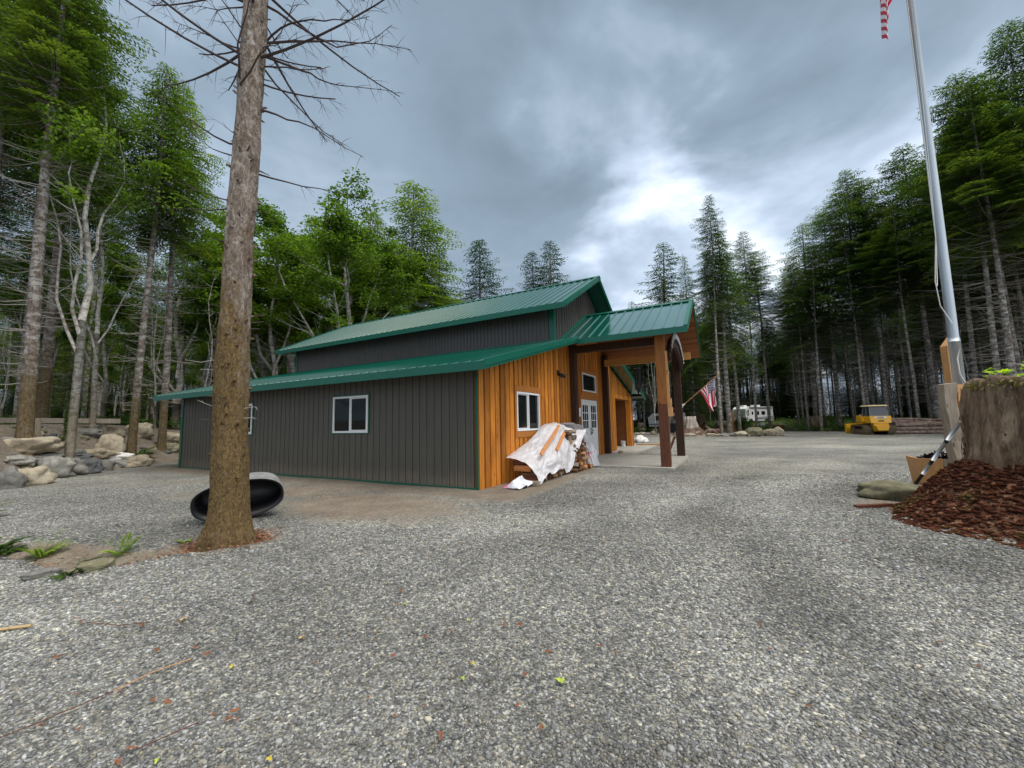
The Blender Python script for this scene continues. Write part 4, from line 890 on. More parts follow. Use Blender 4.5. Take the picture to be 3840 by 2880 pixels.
# the forest behind: rows of firs and alders
def scatter():
    r = random.Random(5); n = 0
    lab = {'fir': ('bare-trunked fir in the dense wood behind the clearing', 'firs of the wood behind the clearing'), 'ced': ('drooping cedar in the dense wood behind the clearing', 'cedars of the wood behind the clearing'),
           'hem': ('small green hemlock among the trunks of the wood', 'hemlocks of the wood'), 'ald': ('leafy alder with pale stems in the wood behind the barn', 'alders of the wood'), 'sna': ('bare pale alder stem among the dark trunks', 'bare alders of the wood'),
           'spr': ('dark spruce in the wood', 'spruces of the wood')}
    tries = 0
    while n < 300 and tries < 60000:
        tries += 1
        x = r.uniform(-58, 78); y = r.uniform(6, 84)
        if abs(x) > 1.45*y+8: continue
        if forest_mask(np.array([x]), np.array([y]))[0] < .6: continue
        if r.random() > math.exp(-max(0, y-28)/27): continue
        if y < 22 and x < 0 and x > -19.5: continue
        if (x > 30 and y < 34 and x < 33): continue
        px = x/y                     # keep the motorhome's and the trailer's clearing open
        if .53 < px < .69 and y < 71: continue
        if math.hypot(x-44, y-72) < 13 or math.hypot(x-48, y-62) < 12: continue
        if .355 < px < .40 and y < 60: continue
        if -13 < x < 6 and y < 33: continue
        if min((x-a)**2+(y-b)**2 for a, b in TREES) < (2.3+.02*y)**2: continue
        q = r.random(); left = x < -2
        if left: key = r.choice(['alderA', 'alderA', 'alderC', 'firA', 'firB', 'firD', 'snag', 'hemlock', 'snag', 'snagB', 'snag', 'firC', 'alderC'])
        else: key = r.choice(['firA', 'firB', 'firC', 'firA', 'firC', 'firB', 'firC', 'cedar' if y > 40 else 'firB', 'hemlock' if q < .3 else 'firA', 'snagB' if q < .4 else 'firC'])
        base_h = HGT[key]
        # how high the skyline may reach seen from the yard
        pxx = 1920+F_PX*x/y
        sky = np.interp(pxx, [-200, 300, 560, 900, 1000, 1150, 1400, 1560, 1700, 1850, 2100, 2300, 2500, 2700, 2900, 3000, 3150, 3250, 3400, 3600, 3840, 4300], [-300, 50, 700, 900, 900, 860, 800, 900, 1060, 1130, 1130, 1230, 1100, 1080, 960, 900, 790, 800, 700, 560, 330, 100])
        hmax = at(1920+F_PX*x/y, sky+r.uniform(0, 90), y).z-gz(x, y)
        h = min(base_h*r.uniform(.85, 1.15), hmax)
        if h < 7: 
            if h < 4: continue
            key = 'hemlock'; 
        l, gname = lab[key[:3]]
        tree(key, x, y, h, l, gname, wide=min(1.5, max(1, base_h/h*.8))*r.uniform(.85, 1.1)); n += 1
    return n
NSC = scatter()
# farther wood, one mass
def far_wood():
    r = np.random.default_rng(8); Vs, Fs, k = [], [], 0; TV, TF, kt = [], [], 0
    root, kids = KIND['firB']; src = [c for c, _ in kids if c.name.startswith('crown')][0].data; tsrc = [c for c, _ in kids if c.name.startswith('trunk')][0].data
    v = np.empty(len(src.vertices)*3, np.float32); src.vertices.foreach_get('co', v); v = v.reshape(-1, 4, 3)
    n = 0; m0 = 0
    while n < 480:
        x, y = r.uniform(-110, 130), r.uniform(46, 105)
        if n < 70: y = r.uniform(86, 108); x = y*r.uniform(.46, .74)
        if y < 60 and abs(x) < 60: continue
        if abs(x) > 1.5*y: continue
        pxx = 1920+F_PX*x/y; sky = np.interp(pxx, [0, 600, 1200, 1700, 2400, 2900, 3300, 3840], [700, 900, 960, 1170, 1180, 1050, 900, 600]); hmax = at(pxx, sky, y).z-gz(x, y)
        s = min(r.uniform(.8, 1.2), hmax/20); 
        if s < .3: continue
        if .54 < x/y < .67 and y < 82 or math.hypot(x-47, y-66) < 15: continue
        if forest_mask(np.array([x]), np.array([y]))[0] < .9 or (abs(x) < 34 and y < 58): continue
        sub = v[r.random(len(v)) < .40].copy(); sub = (sub-sub[:, :1])*1.7+sub[:, :1]; zc = sub[:, :1, 2].copy(); nz_ = np.where(r.random(zc.shape) < .45, zc*r.uniform(.03, .5, zc.shape), 0); sub[:, :, 2] += np.where(nz_ > 0, nz_-zc, 0)
        a = r.random()*6.28; c_, s_ = math.cos(a), math.sin(a); q = sub.reshape(-1, 3)*np.array([s*1.1, s*1.1, s]); q = np.stack([q[:, 0]*c_-q[:, 1]*s_+x, q[:, 0]*s_+q[:, 1]*c_+y, q[:, 2]+gz(x, y)], 1); Vs.append(q); n += 1
        TV.append((x, y, gz(x, y), s))
    V = np.concatenate(Vs); np_mesh('far_wood', V, np.arange(len(V)).reshape(-1, 4), M['needles'], kind='stuff', label='far fir wood closing off the background', cat='wood')
    m = MB()
    for x, y, z, s in TV: m.tube([(x, y, z-.2), (x, y, z+10*s), (x, y, z+19*s)], [.2*s, .13*s, .02], 5, False)
    m.build('far_trunks', M['barkfir'], kind='stuff', label='far fir trunks behind the front rows of the wood', cat='wood')
far_wood()
for key, (root, kids) in KIND.items():
    for c, subs in kids: bpy.data.objects.remove(c)
    bpy.data.objects.remove(root)
print('scattered', NSC, 'trees', len(TREES))

# ------------------------------------------------------------------ the big mossy trunk with its bare branches
HB = [[(-3.69,5.6,7.37),(-3.09,5.9,7.7),(-2.85,6.0,7.81),(-2.2,6.2,7.95),(-1.66,6.4,8.03)],[(-3.69,5.6,7.37),(-3.39,5.5,7.51),(-3.08,5.4,7.5),(-2.63,5.3,7.39),(-2.3,5.2,7.29),(-1.9,5.1,7.23)],[(-3.71,5.5,7.15),(-3.4,5.4,7.12),(-3.02,5.3,7.11)],
 [(-3.69,5.6,7.15),(-3.15,5.7,6.99),(-2.93,5.75,6.9),(-2.62,5.8,6.83),(-1.79,5.9,6.8)],[(-3.68,5.5,6.88),(-3.37,5.4,6.77),(-3.06,5.35,6.68),(-2.62,5.3,6.64),(-2.53,5.3,6.66)],[(-3.82,5.3,6.42),(-3.45,5.1,6.64),(-3.08,5.0,6.89),(-2.83,4.9,7.32)],
 [(-3.84,5.3,6.53),(-3.74,5.1,6.84),(-3.56,5.0,7.22),(-3.42,4.9,7.6),(-3.31,4.9,7.85)],[(-3.66,5.6,6.91),(-3.43,5.8,6.66),(-3.18,5.9,6.42),(-2.91,6.0,6.18),(-2.61,6.1,6.03)],[(-3.66,5.5,6.19),(-3.37,5.45,6.06),(-3.01,5.4,5.9),(-2.59,5.4,5.66),(-2.07,5.4,5.34)],
 [(-3.70,5.6,5.24),(-3.33,5.65,5.15),(-2.84,5.7,5.06),(-2.26,5.8,4.97)],[(-3.66,5.5,7.91),(-3.31,5.6,7.73),(-2.86,5.65,7.47),(-2.63,5.7,7.38),(-2.15,5.8,7.58),(-1.84,5.9,7.96)],[(-3.66,5.4,8.05),(-3.09,5.3,7.99),(-2.31,5.2,7.95),(-1.66,5.1,8.05),(-1.2,5.0,8.1)],
 [(-4.02,5.6,7.27),(-4.42,5.7,7.5),(-4.88,5.8,7.81),(-5.35,5.9,8.09)],[(-4.08,5.5,5.66),(-4.44,5.4,5.85),(-4.78,5.4,6.13),(-5.24,5.3,6.49)],[(-4.06,5.6,5.53),(-4.48,5.7,5.73),(-4.96,5.8,6.15)],[(-4.09,5.5,4.79),(-4.44,5.5,4.93),(-4.85,5.5,5.11)],[(-4.1,5.5,4.65),(-4.44,5.4,4.61),(-4.83,5.4,4.63)],
 [(-4.0,5.5,7.54),(-4.16,5.4,7.79),(-4.35,5.3,8.04),(-4.52,5.2,8.27)],[(-4.0,5.5,7.87),(-4.44,5.6,7.95),(-5.01,5.7,8.16)],[(-3.7,5.45,4.69),(-3.52,5.45,4.69)],[(-3.7,5.45,4.57),(-3.48,5.45,4.57)],[(-4.02,5.5,7.28),(-4.27,5.5,7.65),(-4.49,5.5,8.02)],[(-4.05,5.5,5.84),(-4.28,5.6,6.09)],
 [(-3.99,5.4,2.43),(-4.28,5.45,2.41),(-4.51,5.45,2.45)],[(-4.0,5.45,2.3),(-4.3,5.45,2.31)],[(-3.97,5.4,1.78),(-4.09,5.45,1.8),(-4.31,5.45,1.89)],[(-3.66,5.45,1.76),(-3.5,5.45,1.78)],[(-3.64,5.45,1.63),(-3.48,5.45,1.62)]]
def hero():
    g = random.Random(4); TX, TY = -3.84, 5.48
    root = empty('fir_tree', (TX, TY, 0), label='big bare foreground fir trunk with brown moss and dead branches beside the black stock tank', cat='tree')
    zs = [-.15, 0, .06, .14, .25, .45]+[.45+k*.06 for k in range(1, 240)]; n = 64; V = []
    for z in zs:
        r = float(np.interp(z, [-.2, .05, .14, .30, .45, 1.0, 1.5, 2.5, 4.2, 6.6, 8, 15], [.345, .312, .280, .248, .236, .218, .207, .200, .180, .170, .168, .12]))-.012; cx = float(np.interp(z, [0, .45, 1.5, 2.55, 4.2, 5.4, 6.65, 8, 15], [.01, .017, -.011, -.03, -.01, .026, .048, .074, .16]))
        for k in range(n):
            a = 2*math.pi*k/n; q = Vector((math.cos(a)*2.6, math.sin(a)*2.6, z*1.1)); fine = Vector((math.cos(a)*9, math.sin(a)*9, z*5.5))
            flare = .035*math.exp(-max(0, z)/.18)*math.sin(a*5+1)
            w = .5+.5*math.tanh((3.4-z)/1.4)       # mossy, lumpier below
            rr = r+flare+.020*mnoise.noise(q)+(.006+.012*w)*mnoise.noise(fine)+.010*w*abs(mnoise.noise(fine*2.3)); ring = math.exp(-((((z+.35) % .92)-.46)/.07)**2)
            rr += .010*ring
            V.append((math.cos(a)*rr+cx, math.sin(a)*rr, z))
    F = [(i*n+k, i*n+(k+1) % n, (i+1)*n+(k+1) % n, (i+1)*n+k) for i in range(len(zs)-1) for k in range(n)]
    np_mesh('trunk', V, F, M['barkhero'], root, True)
    up = MB(); down = MB()
    def twigs(mb, pts, k, L, dz=-.6):
        for _ in range(k):
            t = g.random()**.7*(len(pts)-1); i = min(len(pts)-2, int(t)); p = pts[i].lerp(pts[i+1], t-i); d = (pts[i+1]-pts[i]).normalized()
            s = Vector((g.uniform(-1, 1), g.uniform(-1, 1), g.uniform(-1, .5)+dz*.4)).normalized(); e = (d*.8+s).normalized()*L*g.uniform(.3, 1)
            m_ = p+e*.5+Vector((0, 0, .02)); mb.tube([p, m_, p+e], [.0042, .003, .0012], 3, False)
            if g.random() < .5:
                f = (e.normalized()+Vector((g.uniform(-1, 1), g.uniform(-1, 1), g.uniform(-1, .6)))).normalized()*L*.35; mb.tube([m_, m_+f], [.0028, .001], 3, False)
    for b in HB:
        pts = [Vector(p)-Vector((TX, TY, 0)) for p in b]; hi = pts[0].z > 3; ln = sum((q-p).length for p, q in zip(pts, pts[1:]))
        root_in = Vector((pts[0].x*.5, pts[0].y*.3, pts[0].z)); P = [root_in]+pts
        sub = [P[0]]
        for p, q in zip(P, P[1:]): mid = p.lerp(q, .5)+Vector((g.uniform(-1, 1), g.uniform(-1, 1), g.uniform(-1, 1)))*.018*(1 if hi else .4); sub += [mid, q]
        r0 = (.008+.0068*ln) if hi else .011; m_ = up if hi else down
        m_.tube(sub, [r0*(1-.85*k/(len(sub)-1)) for k in range(len(sub))], 6)
        twigs(m_, sub[2:], int(ln*(11 if pts[0].z > 6.7 else 5)) if hi else 2, .34 if hi else .08)
    for _ in range(46):        # the rest of the bare crown, above and behind
        z = g.uniform(6.6, 13.5); a = g.random()*6.283; L = g.uniform(.8, 2.6); d = Vector((math.cos(a), math.sin(a), 0)); c = g.uniform(-.25, .35)
        pts = [Vector((0, 0, z))+d*(.1+L*t)+Vector((0, 0, L*(c*t-.10*t+.22*t*t))) for t in (0, .2, .4, .6, .8, 1)]
        up.tube(pts, [.008+.006*L*(1-k/5) for k in range(6)][::1], 5); twigs(up, pts[1:], int(L*8), .36)
    for _ in range(26):
        z = g.uniform(1.2, 6.8); a = g.random()*6.283; d = Vector((math.cos(a), math.sin(a), g.uniform(-.2, .3))); up.tube([Vector((0, 0, z))+d*.15, Vector((0, 0, z))+d*(.24+.12*g.random())], [.012, .005], 5)
    up.build('dead_branches', M['twigdark'], root); down.build('pale_branches', M['twigpale'], root)
    kn = MB()
    for _ in range(70):
        z = g.uniform(.8, 8.5); a = g.random()*6.283; d = Vector((math.cos(a), math.sin(a), g.uniform(-.3, .5))); r0 = float(np.interp(z, [0, 1.5, 4.2, 8], [.24, .205, .175, .165])); s_ = g.uniform(.010, .026)
        c0 = Vector((float(np.interp(z, [0, 2.5, 5, 8], [.01, -.03, .02, .07])), 0, z)); kn.tube([c0+d*(r0-.04), c0+d*(r0+.012), c0+d*(r0+.03+.03*g.random())], [s_*1.5, s_, s_*.5], 7)
    kn.build('branch_knots', M['barkhero'], root, True)
    return root
hero()

# ------------------------------------------------------------------ rocks
ICO3 = ico(3); ICO2 = ico(2)
def rock_mesh(name, loc, size, m, seed, rz=0., rough=.35, sub=ICO3, parent=None, flat=.0, **k):
    v, f = sub; out = []
    for p in v:
        p = Vector(p); q = p*1.3+Vector((seed*3.7, seed*1.3, seed*.7)); d = 1+rough*mnoise.noise(q)+rough*.35*mnoise.noise(q*2.6)+rough*.12*mnoise.noise(q*6)
        s = Vector((math.copysign(abs(p.x)**.85, p.x), math.copysign(abs(p.y)**.85, p.y), math.copysign(abs(p.z)**.85, p.z)))*d
        out.append((s.x*size[0]/2, s.y*size[1]/2, s.z*size[2]/2))
    o = np_mesh(name, out, f, M[m], parent, True, 3, **k); o.location = loc; o.rotation_euler = (0, 0, rz); return o
def rock(x0, y0, x1, y1, m, seed, label, group=None, depth=.8, name='boulder', rz=None, cat='rock', rough=.35):
    """stands on the ground where its foot shows at (mid, y1); size from its width and height there"""
    p = hit((x0+x1)/2, y1); k = p.y/F_PX; w = (x1-x0)*k*1.04; h = (y1-y0)*k
    return rock_mesh(name, (p.x*(1+.25*w*depth/p.y), p.y+.25*w*depth, p.z+h*.42), (w, w*depth, h*1.25), m, seed, -math.atan2(p.x, p.y) if rz is None else rz, rough, label=label, cat=cat, group=group)
def c5(a, b, c, d): return (a/3.456, 1450+b/3.456, c/3.456, 1450+d/3.456)
BK = 'boulders of the low rock wall left of the barn'
for k, (bx_, m_, lab) in enumerate([
    ((-60, 672, 612, 872), 'rocktan', 'long smooth tan boulder lying on the bank at the left edge'), ((-60, 1080, 240, 1330), 'rockgrey', 'rough grey brown boulder at the foot of the bank by the left edge'),
    ((180, 1060, 560, 1290), 'rocktan', 'buff boulder low in the rock wall second from the left edge'), ((470, 950, 860, 1180), 'rockgrey', 'large pale grey boulder with brown stains in the rock wall'),
    ((800, 960, 1060, 1150), 'rockgrey', 'blue grey split boulder in the middle of the rock wall'), ((960, 955, 1245, 1130), 'rockdark', 'darkest wedge shaped boulder in the rock wall'),
    ((1210, 965, 1420, 1095), 'rockgrey', 'small angular grey rock right of the dark wedge boulder'), ((1480, 960, 1710, 1055), 'rockgrey', 'flat grey rock under the white oval boulder'),
    ((1660, 918, 1915, 1045), 'rocktan', 'tan rounded boulder at the right end of the rock wall'), ((1365, 868, 1650, 975), 'rockwhite', 'smooth whitish oval boulder near the fern'),
    ((1070, 808, 1405, 925), 'rocktan', 'low domed tan boulder left of the white oval one'), ((905, 815, 1070, 900), 'rockgrey', 'small grey stone between the ivy alder and the domed boulder'),
    ((1300, 655, 1560, 880), 'rocktan', 'upright beige slab rock leaning below the banded fir'), ((1370, 530, 1570, 670), 'rocktan', 'broad tan rock on the bank left of the banded fir'),
    ((1675, 478, 1920, 665), 'rocktan', 'big pale rock on the bank between the two near firs'), ((460, 580, 550, 665), 'rocktan', 'small cream stone right of the cut log post'),
    ((2060, 605, 2300, 725), 'rocktan', 'flat tan rock on the bank beside the barn corner'), ((10, 660, 170, 725), 'rockgrey', 'small grey rock above the long tan boulder'),
    ((590, 610, 720, 730), 'rockdark', 'brown shaded rock right of the cream stone'), ((1030, 555, 1290, 660), 'rockgrey', 'low brownish rock under the end of the wooden rail'),
    ((0, 900, 330, 1010), 'rockgrey', 'flat grey ledge rock under the long tan boulder'), ((300, 870, 760, 970), 'rockgrey', 'wide flat ledge of grey rock in front of the long boulder'), ((700, 880, 1100, 960), 'rockdark', 'dark cracked ledge below the small grey stone'),
    ((2100, 740, 2300, 850), 'rockmoss', 'mossy lump of rock low on the bank by the barn corner')]):
    rock(*c5(*bx_), m_, k+1, lab, BK, rough=.42, depth=.75)
rr = random.Random(9)
for k in range(46):
    px, py = rr.uniform(0, 660), rr.uniform(1600, 1770); p = hit(px, py); s = rr.uniform(.10, .3)
    rock_mesh('stone', (p.x, p.y, p.z+s*.15), (s*1.4, s, s*.7), rr.choice(['rocktan', 'rockgrey', 'rockgrey', 'rockdark', 'rockmoss']), k+60, rr.random()*6, sub=ICO2, label='small loose stone on the earth bank left of the barn', cat='stone', group='loose stones on the bank')
def cI(a, b, c, d): return (2550+a/4.1475, 1350+b/4.1475, 2550+c/4.1475, 1350+d/4.1475)
def cL(a, b, c, d): return (2350+a/5.53, 1500+b/5.53, 2350+c/5.53, 1500+d/5.53)
IS = 'boulders round the stump island'
for k, (bx_, m_, lab) in enumerate([
    (cI(70, 1060, 240, 1150), 'rockmoss', 'mossy brown boulder at the left foot of the big pale stump'), (cI(185, 1095, 330, 1170), 'rocktan', 'pale tan boulder in front of the big pale stump'),
    (cI(70, 1145, 230, 1190), 'rocktan', 'flat buff rock at the gravel edge left of the pale stump'), (cI(410, 1145, 600, 1192), 'rocktan', 'low cream rock below the dark driftwood'), (cI(605, 1150, 760, 1192), 'rockgrey', 'flat grey rock right of the low cream one'),
    (cI(760, 1145, 890, 1190), 'rockgrey', 'light grey rock below the red stone'), (cI(865, 1120, 1065, 1195), 'rocktan', 'wide tan rock in front of the fir bush'), (cI(1025, 1070, 1290, 1192), 'rockmoss', 'big rounded mossy boulder right of the fir bush'),
    (cI(1300, 1085, 1480, 1185), 'rocktan', 'brown flat faced boulder second from the right end'), (cI(1450, 1062, 1600, 1182), 'rocktan', 'right end boulder of the island with a pinkish top'), (cI(730, 1060, 800, 1130), 'rockred', 'red stone beside the split posts'),
    (cI(1265, 1150, 1300, 1190), 'rockwhite', 'tiny white stone between the two biggest boulders'), (cI(1055, 1160, 1090, 1195), 'rocktan', 'small buff stone touching the mossy boulder'),
    (cL(175, 745, 420, 885), 'rockwhite', 'big white boulder on the gravel beyond the garage door'), (cL(265, 590, 395, 665), 'rocktan', 'pale rock under the leaning grey stump'), (cL(545, 595, 655, 670), 'rocktan', 'round peach rock seen under the porch beam'),
    (cL(505, 655, 605, 728), 'rocktan', 'yellowish rock in front of the round peach rock'), (cL(270, 670, 395, 718), 'rocktan', 'low buff rock left of the yellowish one'), (cL(390, 680, 480, 728), 'rockgrey', 'small grey rock beside the low buff one'), (cL(170, 680, 270, 720), 'rocktan', 'leftmost low rock by the barn corner'),
    (cL(985, 590, 1025, 660), 'rocktan', 'small round rock between the two porch posts')]):
    if m_ == 'rockred' and 'rockred' not in M: M['rockred'] = rock_mat('red_rock', [(.3, (.22, .07, .045)), (.5, (.42, .15, .10)), (.7, (.55, .28, .2))])
    rock(*bx_, m_, k+31, lab, IS)
rock(3255, 1822, 3495, 1880, 'rockmoss', 84, 'long flat grey green rock beside the leaning pole and planter', depth=.5, rough=.38)
rock(1100/3.456, 1900+715/3.456, 1420/3.456, 1900+830/3.456, 'rockmoss', 81, 'brown half buried rock by the foreground ferns', depth=.6)
rock(360/3.456, 1900+835/3.456, 700/3.456, 1900+930/3.456, 'rockgrey', 82, 'pale blue grey half buried rock at the lower left', depth=.5, rough=.2)
p = B(.61, 10.5); rock_mesh('stone', (p.x, p.y, .09), (.22, .16, .12), 'rocktan', 88, label='small tan stone left on the porch slab', cat='stone')

# ------------------------------------------------------------------ plants
def fern_mesh(name, parent, n, L, m, seed, droop=.55, up=.9):
    g = np.random.default_rng(seed); C, D, N_, Ls, Ws = [], [], [], [], []
    for k in range(n):
        a = k*2.4+g.random()*.7; d = np.array([math.cos(a), math.sin(a), 0]); l = L*(.7+.4*g.random()); u = (1.2 if seed in (1, 2) else up)*(.7+.5*g.random()); side = np.array([-d[1], d[0], 0])
        for q in range(40):
            t = (q+1)/41; p = d*l*t*.8+np.array([0, 0, l*(u*t-droop*t*t)]); w = .165*l*math.sin(math.pi*min(1, t*.86+.14))**.8*(.8+.4*g.random())
            for s in (-1, 1): C.append(p); D.append((side*s+d*.45+np.array([0, 0, -.12]))/1.1); N_.append([0, 0, 1.]+.3*d); Ls.append(w); Ws.append(.021*L/.5)
    V, F = leaf_quads(np.array(C), np.array(D), np.array(N_), Ls, Ws); return np_mesh(name, V, F, M[m], parent)
def fern(x, y, L, m, seed, label, group=None, n=12):
    o = fern_mesh('fern', None, n, L, m, seed); o.location = (x, y, gz(x, y)-.02); return tag(o, label, 'fern', group)
def onpx(px, py): p = hit(px, py); return p.x, p.y
x, y = onpx(155, 2090); fern(x, y, .36, 'fern', 1, 'yellow green fern nearest the lower left corner', n=12)
x, y = onpx(450, 2085); fern(x, y, .36, 'fern', 2, 'upright yellow green fern left of the big mossy trunk', n=7)
x, y = onpx(690, 2035); fern(x, y, .20, 'fern', 3, 'tiny grass green sprig beside the foot of the big trunk', n=6)
x, y = onpx(250, 2160); fern(x, y, .22, 'ferndark', 4, 'dark little weed between the two half buried rocks', n=14)
x, y = onpx(330, 2110); fern(x, y, .16, 'ferndark', 5, 'low weed between the two bright ferns', n=14)
x, y = onpx(520, 1722); fern(x, y, .95, 'ferndark', 6, 'lush green sword fern between the two near firs', n=20)
x, y = onpx(215, 1660); fern(x, y, .7, 'ferndark', 7, 'green shrub leaves left of the ivy alder', n=18)
for k, (px, py, L) in enumerate([(-60, 2095, .45), (-90, 1950, .5), (20, 2075, .3)]):
    x, y = onpx(px, py); fern(x, y, L, 'ferndark', 10+k, 'green undergrowth cut by the left edge of the photo', 'undergrowth at the left edge', n=20)
for k, (px, py, L) in enumerate([(2660, 1612, 1.2), (2450, 1606, .9), (2480, 1603, 1.), (2690, 1588, 1.), (2395, 1590, 1.3)]):
    x, y = onpx(px, py); fern(x, y, L, 'ferndark', 20+k, 'green fern among the rocks of the stump island', 'ferns of the stump island', n=20)
rr = random.Random(31); F0 = [fern_mesh('fern', None, 18, 1., m_, 40+k) for k, m_ in enumerate(('ferndark', 'ferndark', 'fern'))]
nf = 0
while nf < 150:
    x, y = rr.uniform(-26, 36), rr.uniform(10, 56)
    fm = float(forest_mask(np.array([x]), np.array([y]))[0])
    if not (.35 < fm) or abs(x) > 1.4*y or (x > 25 and y < 32 and x < 34.3): continue
    if x < -2 and not (x < -16.5): continue
    if x > 0 and forest_mask(np.array([x-2.5]), np.array([y-4.]))[0] > .5: continue
    o = rr.choice(F0[:2] if rr.random() < .85 else F0[2:]).copy(); COL.objects.link(o); o.location = (x, y, gz(x, y)-.05); s = rr.uniform(.6, 1.25); o.scale = (s, s, s*rr.uniform(.8, 1.2)); o.rotation_euler = (0, 0, rr.random()*6)
    tag(o, 'green sword fern at the edge of the wood', 'fern', 'ferns along the edge of the wood'); nf += 1
for o in F0: bpy.data.objects.remove(o)
def bush(px, py, wpx, hpx, m, seed, label, name='shrub', n=2600, leaf=.13):
    p = hit(px, py); k = p.y/F_PX; w, h = wpx*k/2, hpx*k; r = np.random.default_rng(seed)
    v = r.normal(size=(n, 3)); v /= np.linalg.norm(v, axis=1)[:, None]; v *= (r.random(n)**.4)[:, None]; lump = 1+.25*np.sin(v[:, 0]*5+seed)*np.cos(v[:, 1]*4)
    C = np.stack([v[:, 0]*w*lump, v[:, 1]*w*lump, h*.5+v[:, 2]*h*.5*lump], 1); D = v+r.normal(size=(n, 3))*.6+[0, 0, .1]; D /= np.linalg.norm(D, axis=1)[:, None]; N_ = r.normal(size=(n, 3))+[0, 0, 1.]
    root = empty(name, tuple(p), label=label, cat='shrub'); V, F = leaf_quads(C, D, N_, leaf*(.6+.8*r.random(n)), leaf*.45*(.6+.8*r.random(n))); np_mesh('leaves', V, F, M[m], root)
    s = MB(); g = random.Random(seed)
    for _ in range(7): a = g.random()*6.28; s.tube([(0, 0, -.05), (math.cos(a)*w*.3, math.sin(a)*w*.3, h*.4), (math.cos(a)*w*.6, math.sin(a)*w*.6, h*.8)], [.02, .012, .004], 4)
    s.build('stems', M['twig'], root); return root
bush(2785, 1618, 60, 55, 'ferndark', 3, 'olive green fir bush beside the tall grey trunk on the island'); bush(2625, 1600, 40, 62, 'ferndark', 4, 'green salal bush behind the big pale stump')
bush(3120, 1605, 90, 55, 'ferndark', 5, 'green huckleberry bush between the dirt mound and bulldozer'); bush(3000, 1603, 90, 30, 'ferndark', 6, 'low green brush left of the dirt mound'); bush(2590, 1600, 50, 90, 'ferndark', 7, 'tall leafy bush just right of the rear porch post')
bush(2420, 1608, 80, 22, 'ferndark', 8, 'low green ground bush by the leaning grey stump'); bush(150, 1575, 130, 60, 'ferndark', 9, 'yellow green huckleberry bush behind the wooden rail'); bush(255, 1640, 24, 130, 'ferndark', 10, 'ivy clothing the lower trunk of the forked alder', 'ivy', 1500, .07)
bush(3350, 1600, 50, 35, 'ferndark', 12, 'small green shrub beside the left ends of the logs')

# ------------------------------------------------------------------ left bank: rail, cut post
g = empty('wooden_rail', (0, 0, 0), label='weathered grey timber rail on low posts along the left bank', cat='rail')
a, b = at(-180, 1575, 14.6), at(452, 1579, 17.4); rl = MB(); rl.bar(a, b, .12, .20); rl.build('rail', M['greywood'], g)
for t in (.12, .52, .86):
    q = a.lerp(b, t); rl = MB(); z0 = gz(q.x, q.y)-.2; rl.box((q.x-.09, q.y+.07, z0), (q.x+.09, q.y+.21, q.z-.02)); rl.build('post', M['greywood'], g)
def lathe_obj(name, loc, prof, m, n=28, wob=.1, seed=1, parent=None, top=True, ridges=0, **k):
    V = []
    for r, z in prof:
        for q in range(n):
            a = 2*math.pi*q/n; w = 1+wob*mnoise.noise(Vector((math.cos(a)*1.7+seed, math.sin(a)*1.7, z*.8)))+wob*.5*mnoise.noise(Vector((math.cos(a)*5+seed, math.sin(a)*5, z*1.6)))+ridges*abs(math.sin(a*4.5+mnoise.noise(Vector((a, z, seed)))))
            V.append((r*w*math.cos(a), r*w*math.sin(a), z+(.06*mnoise.noise(Vector((a*2, seed, 3))) if z == prof[-1][1] and not top else 0)))
    F = [(i*n+q, i*n+(q+1) % n, (i+1)*n+(q+1) % n, (i+1)*n+q) for i in range(len(prof)-1) for q in range(n)]
    me = bpy.data.meshes.new(name); me.from_pydata(V, [], F+([tuple(range((len(prof)-1)*n, len(prof)*n))] if prof[-1][0] > .01 else [])); me.materials.append(M[m]); me.polygons.foreach_set('use_smooth', [True]*len(F)+([False] if prof[-1][0] > .01 else []))
    o = bpy.data.objects.new(name, me); COL.objects.link(o); o.location = loc; 
    if parent: o.parent = parent
    return tag(o, **k)
p = at(118, 1643, 13.6); lathe_obj('cut_log_post', (p.x, p.y, gz(p.x, p.y)-.1), [(.20, 0), (.185, .3), (.175, .84), (.17, .86)], 'greywood', label='short upright cut log post beside the thick mossy fir', cat='log post')
# ------------------------------------------------------------------ black stock tank on its side
def tank():
    root = empty('stock_tank', (-4.46, 6.62, 0.02), label='black plastic oval stock tank lying tipped on its side behind the big trunk', cat='stock tank')
    A = Vector((.86, .50, .11)).normalized(); Nn = Vector((.50, -.86, -.20)).normalized(); Zv = A.cross(Nn).normalized(); Zv = Zv if Zv.z > 0 else -Zv; c = Vector((0, 0, .32)); n = 56
    def ring(s, w, hh): return [c-Nn*s+A*(math.copysign(abs(math.cos(t))**.8, math.cos(t))*w)+Zv*(math.copysign(abs(math.sin(t))**.8, math.sin(t))*hh) for t in (2*math.pi*k/n for k in range(n))]
    def shell(rings): return [p for r in rings for p in r], [(i*n+k, i*n+(k+1) % n, (i+1)*n+(k+1) % n, (i+1)*n+k) for i in range(len(rings)-1) for k in range(n)]
    o = MB(); v, f = shell([ring(0, .61, .30), ring(.0, .635, .322), ring(.05, .635, .322), ring(.055, .605, .295), ring(.3, .59, .285), ring(.52, .57, .27), ring(.56, .54, .25)]); o.add(v, f+[tuple(range(6*n, 7*n))]); o.build('tank_body', M['troughout'], root, True)
    o = MB(); v, f = shell([ring(-.003, .625, .314), ring(-.003, .59, .288), ring(.3, .572, .27), ring(.5, .55, .255)]); o.add(v, f+[tuple(range(3*n, 4*n))]); o.build('tank_inside', M['trough'], root, True)
tank()

